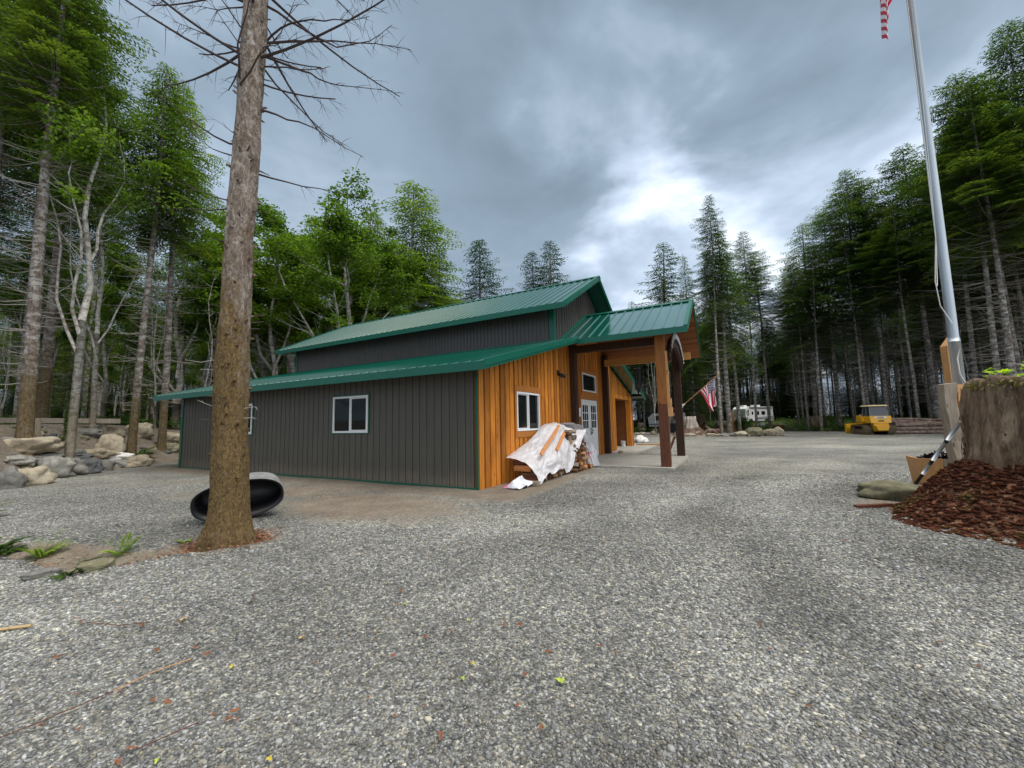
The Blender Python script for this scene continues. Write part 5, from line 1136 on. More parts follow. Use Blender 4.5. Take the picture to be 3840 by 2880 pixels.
# ------------------------------------------------------------------ firewood under plastic at the gable wall
def bobj(name, m, **k):   # meshes written in barn coordinates
    def fin(mb, smooth=False):
        o = mb.build(name, m, None, smooth, **k); o.location = P0; o.rotation_euler = (0, 0, YAW); return o
    return fin
VT = [1.0, 1.4, 1.85, 2.31, 2.78, 3.2, 3.6, 4.2, 4.6, 4.9, 5.1]; ZT = [.55, .68, .80, .92, 1.10, 1.30, 1.42, 1.40, 1.28, 1.1, .9]
VB_ = [1.15, 1.35, 1.6, 2.0, 2.6, 3.0, 3.25, 3.6, 3.9, 4.2, 4.5]; ZB = [.03, .05, .12, .18, .22, .10, .06, .34, .62, .92, 1.2]
def zt(v): return float(np.interp(v, VT, ZT))
rr = random.Random(12); wv = []
def log_piece(seed, L=.42):
    g = random.Random(seed); k = g.choice((3, 4, 4, 5)); r = g.uniform(.055, .085); mb = MB(); poly = [(0, r*g.uniform(.75, 1.1)*math.cos(6.283*q/k+.3*g.random()), r*g.uniform(.75, 1.1)*math.sin(6.283*q/k+.3*g.random())) for q in range(k)]
    mb.prism(poly, (L, 0, 0)); return mb
fw = []; M['bark_end'] = wood('brown_firewood', (.09, .045, .022), (.24, .13, .065), (7, 7, 3), knots=False)
for k in range(8): o = log_piece(k).build('firewood_log', M[['plank', 'greywood', 'redpost', 'bark_end', 'freshwood', 'redpost', 'greywood', 'bark_end'][k]]); fw.append(o)
cnt = 0
for row in range(10):
    z = .075+row*.135; v = 1.2+.06*(row % 2)
    while v < 5.15:
        vis = (row < 2 and v < 3.5) or v >= 3.4 or v < 1.7
        if z < zt(v)-.16 and vis and not (v < 1.3):
            for dp in (0,):
                o = rr.choice(fw).copy(); COL.objects.link(o); p = B((.03+.30*(1-z/zt(v))+.07*rr.random()+(.10 if row < 2 else 0)) if v < 3.6 else (.26+.12*rr.random()+.30*(1-z/zt(v))), v, z); o.location = p
                o.rotation_euler = Matrix.Rotation(YAW+rr.uniform(-.12, .12), 3, 'Z').to_euler() if False else (rr.random()*6.28, rr.uniform(-.04, .04), YAW+rr.uniform(-.12, .12))
                tag(o, 'split log in the firewood stack against the orange wall', 'firewood', 'firewood stacked under the plastic sheet'); cnt += 1
        v += rr.uniform(.125, .165)
for o in fw: bpy.data.objects.remove(o)
for k in range(16):
    a = B(.80+.05*rr.random(), 3.9+.02*k+rr.random()*.25, .08+.022*(k//1)*.8); d = (BV*rr.uniform(.3, .55)+BU*rr.uniform(.0, .25)+Vector((0, 0, rr.uniform(-.02, .05)))); mb = MB(); mb.bar(a, a+d, .035, .022)
    mb.build('kindling_stick', M['freshwood'], label='thin split kindling stick at the foot of the firewood stack', cat='kindling', group='kindling by the firewood')
def sheet(path, nu, nv_, name, m, amp, seed, **k):
    V = []
    for i in range(nu+1):
        for j in range(nv_+1):
            s, t = i/nu, j/nv_; p = Vector(path(s, t)); q = Vector((s*5.5+seed, t*4, seed)); fold = abs(mnoise.noise(q*1.1)); 
            d = amp*(1.3*mnoise.noise(q*.8)+.9*(.5-abs(mnoise.noise(q*1.6+Vector((t*2, 0, 0)))))+.35*(.4-abs(mnoise.noise(q*4.2))))*min(1, 6*min(s, 1-s)+.35)
            V.append(B(p.x+d, p.y+.5*d*math.sin(9*t+s*7), max(.015, p.z+d*.8)))
    F = [(i*(nv_+1)+j, (i+1)*(nv_+1)+j, (i+1)*(nv_+1)+j+1, i*(nv_+1)+j+1) for i in range(nu) for j in range(nv_)]
    return np_mesh(name, V, F, M[m], None, True, **k)
def tarp(s, t):
    v = 1.15+3.35*s; top = zt(v); v += .10*max(0, 1-s*9)*(t-.2); bot = float(np.interp(v, VB_, ZB))
    if t < .35: q = t/.35; return (.08+.44*q, v+.03*math.sin(t*9), top+.02-.09*q*q)
    q = (t-.35)/.65; return (.56+.38*math.sin(q*1.5708)+.04*math.sin(v*6), v+.05*q*math.sin(v*3)+(.14*q if s > .8 else 0), (top-.07)*(1-q)+bot*q+.03*math.sin(v*14)*q)
sheet(tarp, 110, 56, 'plastic_sheet', 'plastic', .075, 2., label='milky plastic sheet draped over the firewood stack', cat='plastic sheet')
def feed(s, t):
    q = s; c = [(.30, 4.35, 1.43), (.46, 4.75, 1.36), (.60, 4.98, 1.1), (.80, 5.12, .62), (1.02, 5.22, .05)]; i = min(3, int(q*4)); f = q*4-i; a, b = Vector(c[i]), Vector(c[i+1]); p = a.lerp(b, f); w = .50*(.6+.5*math.sin(q*3.1))
    return (p.x+.10+(t-.5)*w*.9, p.y-.12+(t-.5)*w*.2, p.z+(t-.5)*.03)
sheet(feed, 46, 22, 'feed_bag', 'bag', .045, 9., label='white and pink printed feed bag hanging over the right end of the firewood', cat='feed bag')
def bagp(s, t):
    r = .30*(1-.25*math.cos(6.28*s)); return (.62+(t-.5)*.42, .75+(s-.5)*.72, .02+.17*math.sin(math.pi*t)*math.sin(math.pi*s)**.5)
sheet(bagp, 40, 26, 'feed_bag', 'bag', .07, 5., label='crumpled white and pink feed bag lying on the ground by the orange wall', cat='feed bag')
mb = MB(); mb.bar((.78, 1.70, .68), (.60, 3.42, 1.36), .09, .04, (1, 0, .5)); bobj('plank', M['plank'], label='longer orange plank lying on the plastic sheet', cat='plank')(mb)
mb = MB(); mb.bar((.84, 2.6, .72), (.72, 3.5, 1.16), .09, .04, (1, 0, .5)); bobj('plank', M['plank'], label='shorter orange plank lying on the plastic sheet', cat='plank')(mb)
mb = MB(); mb.box((.57, 1.05, .0), (.97, 1.35, .09)); bobj('wood_block', M['greywood'], label='flat wood block under the left end of the plastic sheet', cat='block')(mb)
# notice beside the door, bucket, wind chime, leaning board
mb = MB(); mb.box((.058, 6.70, 1.66), (.065, 6.93, 1.99)); bobj('paper_notice', M['paper'], label='white paper notice pinned left of the white double door', cat='notice')(mb)
p = B(-.35, 15.05, .04); bk = empty('bucket', tuple(p), label='small white bucket inside the garage opening', cat='bucket')
o = MB(); o.lathe([(.105, 0), (.135, .30), (.14, .30), (.125, .29), (.10, .02), (0, .02)], 20); o.build('pail', M['white'], bk, True); o = MB(); o.tube([(.13*math.cos(R(a)), .02, .28+.12*math.sin(R(a))) for a in range(0, 181, 20)], .004, 5); o.build('handle', M['black'], bk)
p = B(2.1, 7.5, 0); ch = empty('wind_chime', tuple(p), label='black wind chime hanging under the porch beam', cat='wind chime')
o = MB(); o.lathe([(0, 3.43), (.13, 3.44), (.14, 3.40), (0, 3.39)], 16); o.tube([(0, 0, 3.44), (0, 0, proof(7.5)-.2)], .004, 4); o.build('top_disc', M['black'], ch)
for k in range(5): a = k*1.257; l = .62+.06*k; o = MB(); o.tube([(.09*math.cos(a), .09*math.sin(a), 3.36), (.09*math.cos(a), .09*math.sin(a), 3.36-l)], .022, 8); o.build('chime_tube', M['black'], ch)
o = MB(); o.tube([(0, 0, 3.39), (0, 0, 2.75)], .003, 4); o.prism([(-.05, 0, 2.5), (0, 0, 2.42), (.05, 0, 2.5), (.02, 0, 2.75), (-.02, 0, 2.75)], (0, .006, 0)); o.build('wind_catcher', M['black'], ch)
mb = MB(); mb.bar((2.72, 9.40, .05), (3.02, 9.55, .82), .09, .03, (0, 1, 0)); bobj('leaning_board', M['redpost'], label='red brown board leaning on the dark rear porch post', cat='board')(mb)
mb = MB(); a, b = B(-.1, 17.0, .05), B(1.1, 17.7, .05); p1, p2 = hit(2387, 1671), hit(2478, 1671); mb.bar(p1+Vector((0, 0, .05)), p2+Vector((0, 0, .05)), .2, .10); mb.build('plank', M['freshwood'], label='long split plank on the gravel beside the white boulder', cat='plank')

# ------------------------------------------------------------------ flags
def flag(name, P, m_names, nu, nv_, label, holder=None):
    """P(s,t): s along the fly, t down the hoist"""
    V = [P(i/nu, j/nv_) for i in range(nu+1) for j in range(nv_+1)]; F, mi = [], []
    for i in range(nu):
        for j in range(nv_):
            F.append((i*(nv_+1)+j, (i+1)*(nv_+1)+j, (i+1)*(nv_+1)+j+1, i*(nv_+1)+j+1)); s, t = (i+.5)/nu, (j+.5)/nv_; k = int(t*13) % 2
            if s < .4 and t < 7/13:
                a, b = s/.4*12, t/(7/13)*10; ra, rb = round(a), round(b); star = 0 < ra < 12 and 0 < rb < 10 and (ra+rb) % 2 == 0 and abs(a-ra) < .33 and abs(b-rb) < .33; k = 1 if star else 2
            mi.append(k)
    me = bpy.data.meshes.new(name); me.from_pydata([tuple(p) for p in V], [], F)
    for m_ in ('red', 'fwhite', 'blue'): me.materials.append(M[m_])
    me.polygons.foreach_set('material_index', mi); me.polygons.foreach_set('use_smooth', [True]*len(F)); o = bpy.data.objects.new(name, me); COL.objects.link(o); return tag(o, label, 'flag')
PX, PY = 8.70, 7.75
def bigflag(s, t):
    fo = math.sin(s*17+t*1.2); return Vector((PX-.16-.42*math.sin(1.5708*min(1, s*1.5))+.05*fo*s-.10*t*s, PY-.02+.11*math.cos(s*15+t)*min(1, s*3), 11.98-1.38*t*(1-.08*s)-1.50*s+.04*math.sin(s*9)))
    hang = 1-math.exp(-s*4); f = math.sin(s*15+t*1.5); return Vector((PX-.10-.50*s-.05*math.sin(s*9+3*t)+.22*s*t, PY-.02+.10*f*(s**.6), 11.3-.95*t*(1-.35*s)-.98*s+.05*math.sin(s*7)))
flag('american_flag', bigflag, None, 70, 65, 'large limp american flag hanging high on the steel pole')
fp = empty('flagpole', (PX, PY, 0), label='tall galvanised steel flagpole rising behind the old stump', cat='flagpole')
o = MB(); o.tube([(0, 0, -.1), (0, 0, 2.9)], .088, 20); o.build('pole', M['steel'], fp, True); o = MB(); o.tube([(0, 0, 2.9), (0, 0, 3.0), (0, 0, 6.3), (-.0, 0, 13.3)], [.088, .078, .074, .052], 18); o.build('upper_pole', M['steel'], fp, True)
o = MB(); o.lathe([(.0, 0), (.07, .02), (.085, .09), (.05, .16), (0, .17)], 14, (0, 0, 13.3)); o.build('finial', M['steel'], fp, True)
o = MB(); o.tube([(-.07, -.03, 13.2), (-.13, -.05, 9.8), (-.16, -.07, 7.0), (-.20, -.09, 5.0), (-.33, -.1, 4.1), (-.29, -.1, 3.6), (-.10, -.1, 3.25)], .0085, 5); o.tube([(-.05, -.08, 13.2), (-.11, -.09, 8.), (-.16, -.09, 6.1), (-.22, -.1, 4.8), (-.30, -.1, 4.0)], .006, 5)
o.tube([(-.04, -.12, 2.75), (-.12, -.13, 2.55), (-.11, -.13, 2.25), (.0, -.14, 1.98), (.10, -.14, 1.86), (.14, -.14, 1.93), (.08, -.13, 2.0), (.0, -.12, 1.95)], .010, 6); o.build('halyard', M['rope'], fp, True)
o = MB(); o.box((-.05, -.13, 1.93), (.05, -.09, 1.97)); o.box((-.012, -.12, 1.86), (.012, -.08, 2.04)); o.build('cleat', M['steel'], fp)
fb = empty('flag_staff', tuple(B(3.34, 9.7, 2.02)), YAW, label='wooden flag staff angled out from the rear porch post', cat='flag staff')
o = MB(); o.tube([(0.01, .0, 0), (1.32, .12, 1.14)], .014, 8); o.build('staff', M['freshwood'], fb); o = MB(); o.lathe([(0, -.03), (.03, 0), (0, .04)], 10, (1.33, .12, 1.15)); o.build('knob', M['freshwood'], fb)
o = MB(); o.box((0.001, -.04, -.07), (.03, .04, .07)); o.tube([(.02, 0, 0), (.10, .01, .08)], .028, 8); o.build('bracket', M['white'], fb)
def pflag(s, t):
    h0, h1 = Vector((4.62, 9.82, 3.11)), Vector((3.98, 9.76, 2.56)); p = h0.lerp(h1, t); L = 1.22; x = 4.40+.10*math.sin(t*9)+(t-.5)*-.16
    q = Vector((p.x*(1-s**.7)+x*s**.7, p.y+.07*math.sin(t*14+s*5)*s+.02, p.z-L*(.92 if t > .5 else .86+.12*t)*s)); q.z -= -.35*s*(t)*.9; return B(q.x, q.y, q.z)
flag('american_flag', pflag, None, 60, 52, 'small american flag on the angled wooden staff at the porch')

# ------------------------------------------------------------------ right: old stump, posts, planter, pole
def big_stump():
    root = empty('tree_stump', (ST[0], ST[1], 0), label='huge weathered old growth stump with red rotting duff at the right edge', cat='stump')
    V = []; n = 220; zs = [0, .15, .3, .45, .6]+[.6+.05*k for k in range(1, 28)]
    for z in zs:
        for k in range(n):
            a = 2*math.pi*k/n; r = .98+.24*math.exp(-z/.95)+.045*abs(math.sin(a*11+2.5*mnoise.noise(Vector((a*2, z*.5, 3)))))+.02*abs(math.sin(a*27+3*mnoise.noise(Vector((a*4, z, 3)))))+.70*math.exp(-z/.42)*(0.55+.45*math.sin(a*5+.6))+.07*mnoise.noise(Vector((math.cos(a)*2.2, math.sin(a)*2.2, z)))+.075*mnoise.noise(Vector((math.cos(a)*7, math.sin(a)*7, z*.9)))+.035*abs(mnoise.noise(Vector((math.cos(a)*19, math.sin(a)*19, z*1.6))))+.02*mnoise.noise(Vector((math.cos(a)*30, math.sin(a)*30, z*9)))-.03*z
            zz = z if z < 1.7 else z+.16*mnoise.noise(Vector((math.cos(a)*3, math.sin(a)*3, 5)))
            V.append((r*math.cos(a), r*math.sin(a), zz))
    F = [(i*n+k, i*n+(k+1) % n, (i+1)*n+(k+1) % n, (i+1)*n+k) for i in range(len(zs)-1) for k in range(n)]; c = len(V)
    for q, rf in enumerate((.75, .45, .15)):
        for k in range(n): x, y, z = V[(len(zs)-1)*n+k]; V.append((x*rf, y*rf, z-.05*(q+1)+.05*mnoise.noise(Vector((x*rf*4, y*rf*4, 1)))))
    for q in range(3):
        b0 = (len(zs)-1+q)*n
        F += [(b0+k, b0+(k+1) % n, b0+n+(k+1) % n, b0+n+k) for k in range(n)]
    np_mesh('stump_body', V, F, M['stump'], root, True)
    o = MB(); o.tube([(-.62, .75, .75), (-.78, .95, .5), (-.95, 1.12, .25), (-1.18, 1.25, .08), (-1.45, 1.35, -.05)], [.10, .13, .12, .09, .05], 10); o.build('root', M['palestump'], root, True)
    for q in range(7):
        o = MB(); a = R(118+q*9); b0 = Vector((math.cos(a)*1.12, math.sin(a)*1.12, .1)); g_ = random.Random(q); h_ = g_.uniform(.5, 1.5); o.hexa([b0+Vector((-.05, -.03, 0)), b0+Vector((.05, -.03, 0)), b0+Vector((.05, .03, 0)), b0+Vector((-.05, .03, 0)), b0+Vector((.02, -.05, h_)), b0+Vector((.05, -.05, h_+.06)), b0+Vector((.05, .0, h_)), b0+Vector((.02, .0, h_-.08))]); o.build('splinter', M['redpost' if q % 2 else 'greywood'], root)
    # the crumbling duff banked against it
    r = np.random.default_rng(3); n = 15000; a = r.random(n)*6.283; d = 1.02+1.06*r.random(n)**1.1+.12*np.sin(a*7); x = ST[0]+d*np.cos(a); y = ST[1]+d*np.sin(a); keep = (np.degrees(a) % 360 > 122+12*r.random(n)); x, y = x[keep], y[keep]; n = len(x)
    s = .010+.030*r.random(n)**2.2; iv, if_ = ico(0); P = iv[None]*(1+.6*(r.random((n, 12, 1))-.5))*np.stack([s*1.5, s, s*.55], 1)[:, None]; th = r.random(n)*6.28; ca, sa = np.cos(th)[:, None], np.sin(th)[:, None]
    P = np.stack([P[..., 0]*ca-P[..., 1]*sa+(x-ST[0])[:, None], P[..., 0]*sa+P[..., 1]*ca+(y-ST[1])[:, None], P[..., 2]+(G(x, y)+s*.3)[:, None]], 2)
    np_mesh('crumbled_duff', P.reshape(-1, 3), (if_[None]+np.arange(n)[:, None, None]*12).reshape(-1, 3), M['duff'], root, False, 3)
    n = 700; a = r.random(n)*6.283; z = 1.84+.10*r.random(n); rad = .99+.05*r.random(n); C = np.stack([rad*np.cos(a), rad*np.sin(a), z], 1); D = np.stack([np.cos(a)*.5, np.sin(a)*.5, -1+1.3*r.random(n)], 1)+r.normal(size=(n, 3))*.4; D /= np.linalg.norm(D, axis=1)[:, None]
    V, F = leaf_quads(C, D, r.normal(size=(n, 3)), .05+.05*r.random(n), .015+.02*r.random(n)); np_mesh('moss_fringe', V, F, M['mossm'], root)
M['mossm'] = leafmat('stump_moss', [(.3, (.07, .06, .02)), (.5, (.15, .12, .035)), (.7, (.22, .20, .06))], .2)
big_stump()
def shreds():
    r = np.random.default_rng(14); n = 1700; a = r.random(n)*6.283; z = .5+1.35*r.random(n); rad = 1.08+.20*np.exp(-z/.95)+.02*r.random(n)
    C = np.stack([ST[0]+rad*np.cos(a), ST[1]+rad*np.sin(a), z], 1); D = np.stack([.12*r.normal(size=n), .12*r.normal(size=n), -np.ones(n)], 1); D /= np.linalg.norm(D, axis=1)[:, None]; N_ = np.stack([np.cos(a), np.sin(a), .3*r.normal(size=n)], 1)+.5*r.normal(size=(n, 3))
    V, F = leaf_quads(C, D, N_, .05+.16*r.random(n)**2, .008+.022*r.random(n)); o = np_mesh('bark_shreds', V-np.array([ST[0], ST[1], 0]), F, M['stump'], bpy.data.objects['tree_stump.000'] if 'tree_stump.000' in bpy.data.objects else STUMP)
STUMP = [o for o in COL.objects if o.get('label', '').startswith('huge weathered')][0]
shreds()
def maple_leaf(mb, c, s, d, nrm_):
    d = Vector(d).normalized(); nn = Vector(nrm_).normalized(); e = d.cross(nn).normalized(); n2 = 10; pts = []
    for k, (a, r) in enumerate([(-150, .35), (-115, .75), (-85, .45), (-55, .95), (-28, .5), (0, 1.1), (28, .5), (55, .95), (85, .45), (115, .75), (150, .35)]): pts.append(Vector(c)+(d*math.cos(R(a))+e*math.sin(R(a)))*s*r)
    b = len(mb.v); mb.v.append(tuple(Vector(c)-d*s*.1)); mb.v.extend(tuple(p) for p in pts)
    for k in range(len(pts)-1): mb.f.append((b, b+1+k, b+2+k)); mb.mi.append(0)
def wobble(o, amp, cuts):
    import bmesh
    bm = bmesh.new(); bm.from_mesh(o.data); bmesh.ops.subdivide_edges(bm, edges=bm.edges[:], cuts=cuts, use_grid_fill=True)
    for v in bm.verts:
        p = v.co; n = Vector((mnoise.noise(p*2.1+Vector((3, 0, 0))), mnoise.noise(p*2.3+Vector((0, 5, 0))), .4*mnoise.noise(p*3+Vector((0, 0, 7)))))*amp*1.6+Vector((mnoise.noise(p*9), mnoise.noise(p*9+Vector((4, 4, 4))), 0))*amp*.5; v.co = p+n
    bm.to_mesh(o.data); bm.free()
def seedling(x, y, z, n, H, seed, label, name='maple_seedling'):
    g = random.Random(seed); root = empty(name, (x, y, z), label=label, cat='seedling'); st = MB(); lf = MB()
    for k in range(n):
        a = g.random()*6.283; h = H*g.uniform(.35, 1); r_ = g.uniform(.08, .55)*H; e = Vector((math.cos(a)*r_, math.sin(a)*r_, h)); st.tube([(0, 0, 0), e*.5+Vector((0, 0, h*.12)), e], [.006, .004, .003], 4); maple_leaf(lf, e, g.uniform(.055, .10), (math.cos(a), math.sin(a), g.uniform(-.4, .2)), (g.uniform(-.5, .5), g.uniform(-.5, .5), 1))
    st.build('stems', M['fern'], root); lf.build('leaves', M['maple'], root)
seedling(6.78, 5.55, 1.78, 16, .34, 1, 'lime green maple seedling on the front left of the stump top'); seedling(7.1, 5.0, 1.74, 26, .30, 2, 'broad lime green seedling on the stump top nearest the right edge'); seedling(7.3, 5.7, 1.74, 18, .52, 3, 'taller seedling behind the others on the stump top')
seedling(6.75, 4.78, 1.74, 20, .2, 4, 'lowest leafy seedling spilling over the stump rim')
o = MB(); o.tube([(7.2, 5.2, 1.95), (6.75, 4.9, 2.05), (6.2, 5.0, 2.12)], [.008, .006, .004], 5); o.build('bare_stick', M['twigpale'], label='pale bare stick poking out over the stump top', cat='stick')
p = at(3545, 1275, 8.3); o = MB(); b0 = gz(p.x, p.y)
o.hexa([(p.x-.06, 8.2, b0-.1), (p.x+.17, 8.2, b0-.1), (p.x+.17, 8.34, b0-.1), (p.x-.06, 8.34, b0-.1), (p.x-.09, 8.2, p.z-.14), (p.x+.08, 8.2, p.z+.06), (p.x+.08, 8.34, p.z+.06), (p.x-.09, 8.34, p.z-.14)]); o.build('slab_post', M['freshwood'], label='tall fresh cut slab post just behind the flagpole', cat='post')
root = empty('log_post', (8.04, 7.42, 0), label='thick half log post with a notch left of the flagpole foot', cat='post'); z0 = gz(8.04, 7.42)
o = MB(); o.hexa([(-.05, -.10, z0-.2), (.12, -.12, z0-.2), (.14, .06, z0-.2), (-.03, .06, z0-.2), (-.10, -.09, 2.04), (.13, -.11, 2.06), (.14, .06, 2.06), (-.08, .06, 2.04)]); pb = o.build('post_body', M['greywood'], root); wobble(pb, .025, 14)
o = MB(); o.box((.145, -.08, 1.45), (.34, .10, 2.03)); o.box((.145, -.06, .85), (.22, .08, 1.44)); o.build('side_board', M['freshwood'], root); o = MB(); o.box((.222, -.03, .6), (.37, .10, 1.44)); o.build('dark_hollow', M['darkpost'], root)
p = at(3490, 1830, 8.15); root = empty('planter_box', (p.x+.30, 8.2, gz(p.x+.3, 8.2)), -.55, label='square wooden planter box holding a dark purple plant', cat='planter')
o = MB(); o.hexa([(-.36, -.30, -.02), (-.05, -.30, -.02), (-.05, -.26, -.02), (-.36, -.26, -.02), (-.42, -.36, .62), (-.05, -.36, .62), (-.05, -.32, .62), (-.42, -.32, .62)]); o.hexa([(-.36, -.259, -.02), (-.32, -.259, -.02), (-.32, .3, -.02), (-.36, .3, -.02), (-.42, -.319, .62), (-.38, -.319, .62), (-.38, .36, .62), (-.42, .36, .62)]); o.build('orange_boards', M['plankfresh'] if 'plankfresh' in M else M['freshwood'], root)
o = MB(); o.hexa([(-.045, -.30, -.02), (.36, -.30, -.02), (.36, -.26, -.02), (-.045, -.26, -.02), (-.045, -.36, .615), (.42, -.36, .615), (.42, -.32, .615), (-.045, -.32, .615)]); o.hexa([(.32, -.259, -.02), (.36, -.259, -.02), (.36, .3, -.02), (.32, .3, -.02), (.38, -.319, .615), (.42, -.319, .615), (.42, .36, .615), (.38, .36, .615)]); o.box((-.31, .26, 0), (.31, .30, .6)); o.build('grey_boards', M['greywood'], root)
o = MB(); o.box((-.34, -.28, .4), (.34, .26, .52)); o.build('soil', M['duff'], root)
r = np.random.default_rng(6); n = 420; a = r.random(n)*6.283; q = r.random(n)**.5*.30; C = np.stack([q*np.cos(a), q*np.sin(a)*.8, .55+.16*r.random(n)*(1.2-q/.3)], 1); D = np.stack([np.cos(a), np.sin(a), .5+r.random(n)], 1)+r.normal(size=(n, 3))*.5; D /= np.linalg.norm(D, axis=1)[:, None]
M['purple'] = mat('dark_purple_leaf', (.030, .016, .026), .45); V, F = leaf_quads(C, D, r.normal(size=(n, 3)), .05+.05*r.random(n), .03+.03*r.random(n)); pl = np_mesh('purple_plant', V, F, M['purple'], label='dark curly purple plant in the wooden planter', cat='plant'); pl.location = root.location; pl.rotation_euler = root.rotation_euler
a, b = hit(3392, 1872), at(3600, 1585, 6.75); root = empty('digging_bar', tuple(a), label='long worn steel and black pole leaning against the old stump', cat='pole'); a = Vector(a)
for nm, t0, t1, m_, rd in (('pole_shaft', 0, .10, 'greywood', .032), ('black_section', .10, .34, 'black', .024), ('worn_section', .34, .46, 'steel', .027), ('black_section', .46, .52, 'black', .026), ('steel_section', .52, .74, 'steel', .029), ('black_section', .74, .78, 'black', .028), ('steel_section', .78, 1., 'steel', .030)):
    o = MB(); o.tube([(b-a)*t0, (b-a)*t1], rd, 12); o.build(nm, M[m_], root, True)
mb = MB(); p = hit(3290, 1905); mb.hexa([(p.x-.35, p.y-.05, p.z-.01), (p.x+.3, p.y+.02, p.z-.01), (p.x+.28, p.y+.12, p.z-.01), (p.x-.3, p.y+.1, p.z-.01), (p.x-.35, p.y-.05, p.z+.05), (p.x+.3, p.y+.02, p.z+.06), (p.x+.28, p.y+.12, p.z+.05), (p.x-.3, p.y+.1, p.z+.04)]); mb.build('bark_slab', M['redpost'], label='reddish slab of bark on the gravel before the flat rock', cat='bark')

# ------------------------------------------------------------------ stump island beyond the yard
def stump(px, py, wpx, hpx, m, seed, label, ridges=.12, topf=.5):
    p = hit(px, py); k = p.y/F_PX; w, h = wpx*k/2, hpx*k; return lathe_obj('tree_stump', (p.x, p.y+w*.5, p.z-.05), [(w, 0), (w*.8, h*.18), (w*(topf+.13), h*.45), (w*topf, h*.8), (w*topf*.96, h), (w*topf*.5, h*.95)], m, 44, .28, seed, ridges=ridges, top=False, label=label, cat='stump')
stump(2602, 1632, 100, 72, 'palestump', 2, 'large bleached stump with flaring roots on the island', .30, .36); stump(2628, 1612, 52, 60, 'stump', 3, 'rusty brown stump top behind the large bleached stump', topf=.75)
stump(2708, 1612, 38, 34, 'palestump', 4, 'short pale ribbed stump beyond the driftwood', .2, .85); stump(2407, 1612, 34, 28, 'palestump', 5, 'small leaning grey stump seen past the garage corner', topf=.6)
stump(3065, 1612, 62, 52, 'stump', 6, 'rotten red brown stump on the dirt mound left of the bulldozer', topf=.55)
p = hit(2672, 1632); o = MB(); k = p.y/F_PX
o.tube([p+Vector((-.75, .1, .05)), p+Vector((-.4, .15, .38)), p+Vector((.1, .2, .42)), p+Vector((.5, .1, .15))], [.06, .16, .2, .1], 10); o.tube([p+Vector((0, .4, .35)), p+Vector((.6, .4, .35)), p+Vector((1.25, .3, .42))], [.2, .22, .14], 10); o.tube([p+Vector((.1, .6, .5)), p+Vector((-.25, .7, .8)), p+Vector((-.15, .7, .95))], [.12, .09, .03], 8)
o.build('driftwood_root', M['palestump'], smooth=True, label='twisted driftwood root between the bleached stump and ribbed stump', cat='driftwood')
for k, (px, top, w, lab) in enumerate([(2741, 1555, 11, 'shortest of the three split posts on the island'), (2749, 1543, 12, 'tallest of the three split posts on the island'), (2757, 1575, 9, 'right one of the three split posts, against the grey trunk')]):
    p = hit(px, 1618); kk = p.y/F_PX; h = (1618-top)*kk; w *= kk; o = MB(); o.hexa([(-w/2, -.08, -.1), (w/2, -.08, -.1), (w/2, .08, -.1), (-w/2, .08, -.1), (-w*.4, -.07, h*.97), (w*.45, -.07, h), (w*.45, .07, h), (-w*.4, .07, h*.97)]); o = o.build('split_post', M['freshwood'], label=lab, cat='post'); o.location = p
p = hit(2885, 1612); o = MB(); o.tube([p+Vector((-2.6, -.5, .18)), p+Vector((0, 0, .28)), p+Vector((2.2, .9, .32))], [.22, .26, .24], 10); o.build('fallen_log', M['redpost'], smooth=True, label='long fallen reddish log behind the two big boulders', cat='log')
root = empty('utility_box', tuple(hit(2861, 1608)), label='small white utility box on a short post near the motorhome', cat='utility box'); o = MB(); o.box((-.05, -.05, 0), (.05, .05, .35)); o.build('post', M['greywood'], root); o = MB(); o.box((-.26, -.12, .35), (.26, .12, .85)); o.build('box', M['white'], root)
p = hit(2523, 1622); o = MB(); o.box((p.x-.35, p.y-.3, 0), (p.x+.35, p.y+.3, .95)); o.box((p.x-.38, p.y-.33, .951), (p.x+.38, p.y+.33, 1.02)); o.build('storage_bin', M['rubber'], label='black lidded bin standing between the two porch posts far behind', cat='bin')
# ------------------------------------------------------------------ log pile
rr = random.Random(8)
LG = [(29.0, 33.8, .14), (29.2, 33.9, .14), (29.4, 34.2, .15)]
for k, (x0, x1, y0, z0, z1, r_) in enumerate([(29.3, 34.0, 30.9, .14, .12, .13), (29.1, 33.4, 31.3, .14, .15, .15), (29.0, 34.3, 31.8, .15, .15, .14), (29.4, 33.9, 32.3, .14, .16, .15), (29.2, 33.6, 31.1, .40, .38, .13), (30.4, 34.4, 31.5, .43, .42, .15), (29.0, 33.7, 31.9, .47, .40, .16), (29.6, 34.2, 31.2, .68, .62, .13),
      (30.0, 34.6, 31.6, .74, .66, .14), (28.9, 33.8, 31.9, .98, .74, .15), (29.9, 34.4, 32.2, 1.12, .92, .14), (32.4, 35.2, 31.7, .96, 1.20, .11), (32.2, 34.4, 31.3, .42, .70, .10), (31.6, 34.0, 31.2, .14, .5, .09)]):
    a, b = Vector((x0, y0, z0)), Vector((x1, y0-.6+rr.uniform(-.3, .3), z1)); o = MB(); mid = a.lerp(b, .5)+Vector((0, rr.uniform(-.05, .05), rr.uniform(-.02, .05))); o.tube([a, a.lerp(mid, .5), mid, mid.lerp(b, .5), b], [r_, r_*.98, r_*.92, r_*.88, r_*.82], 10)
    o.build('log', M['logbark'] if 'logbark' in M else M.setdefault('logbark', bark('peeled_log_bark', [(.3, (.10, .06, .045)), (.5, (.23, .15, .12)), (.7, (.42, .33, .28))], 0, 1, 1., (.46, .36, .30))), smooth=True, label='felled log in the log pile right of the bulldozer', cat='log', group='felled logs in the pile')
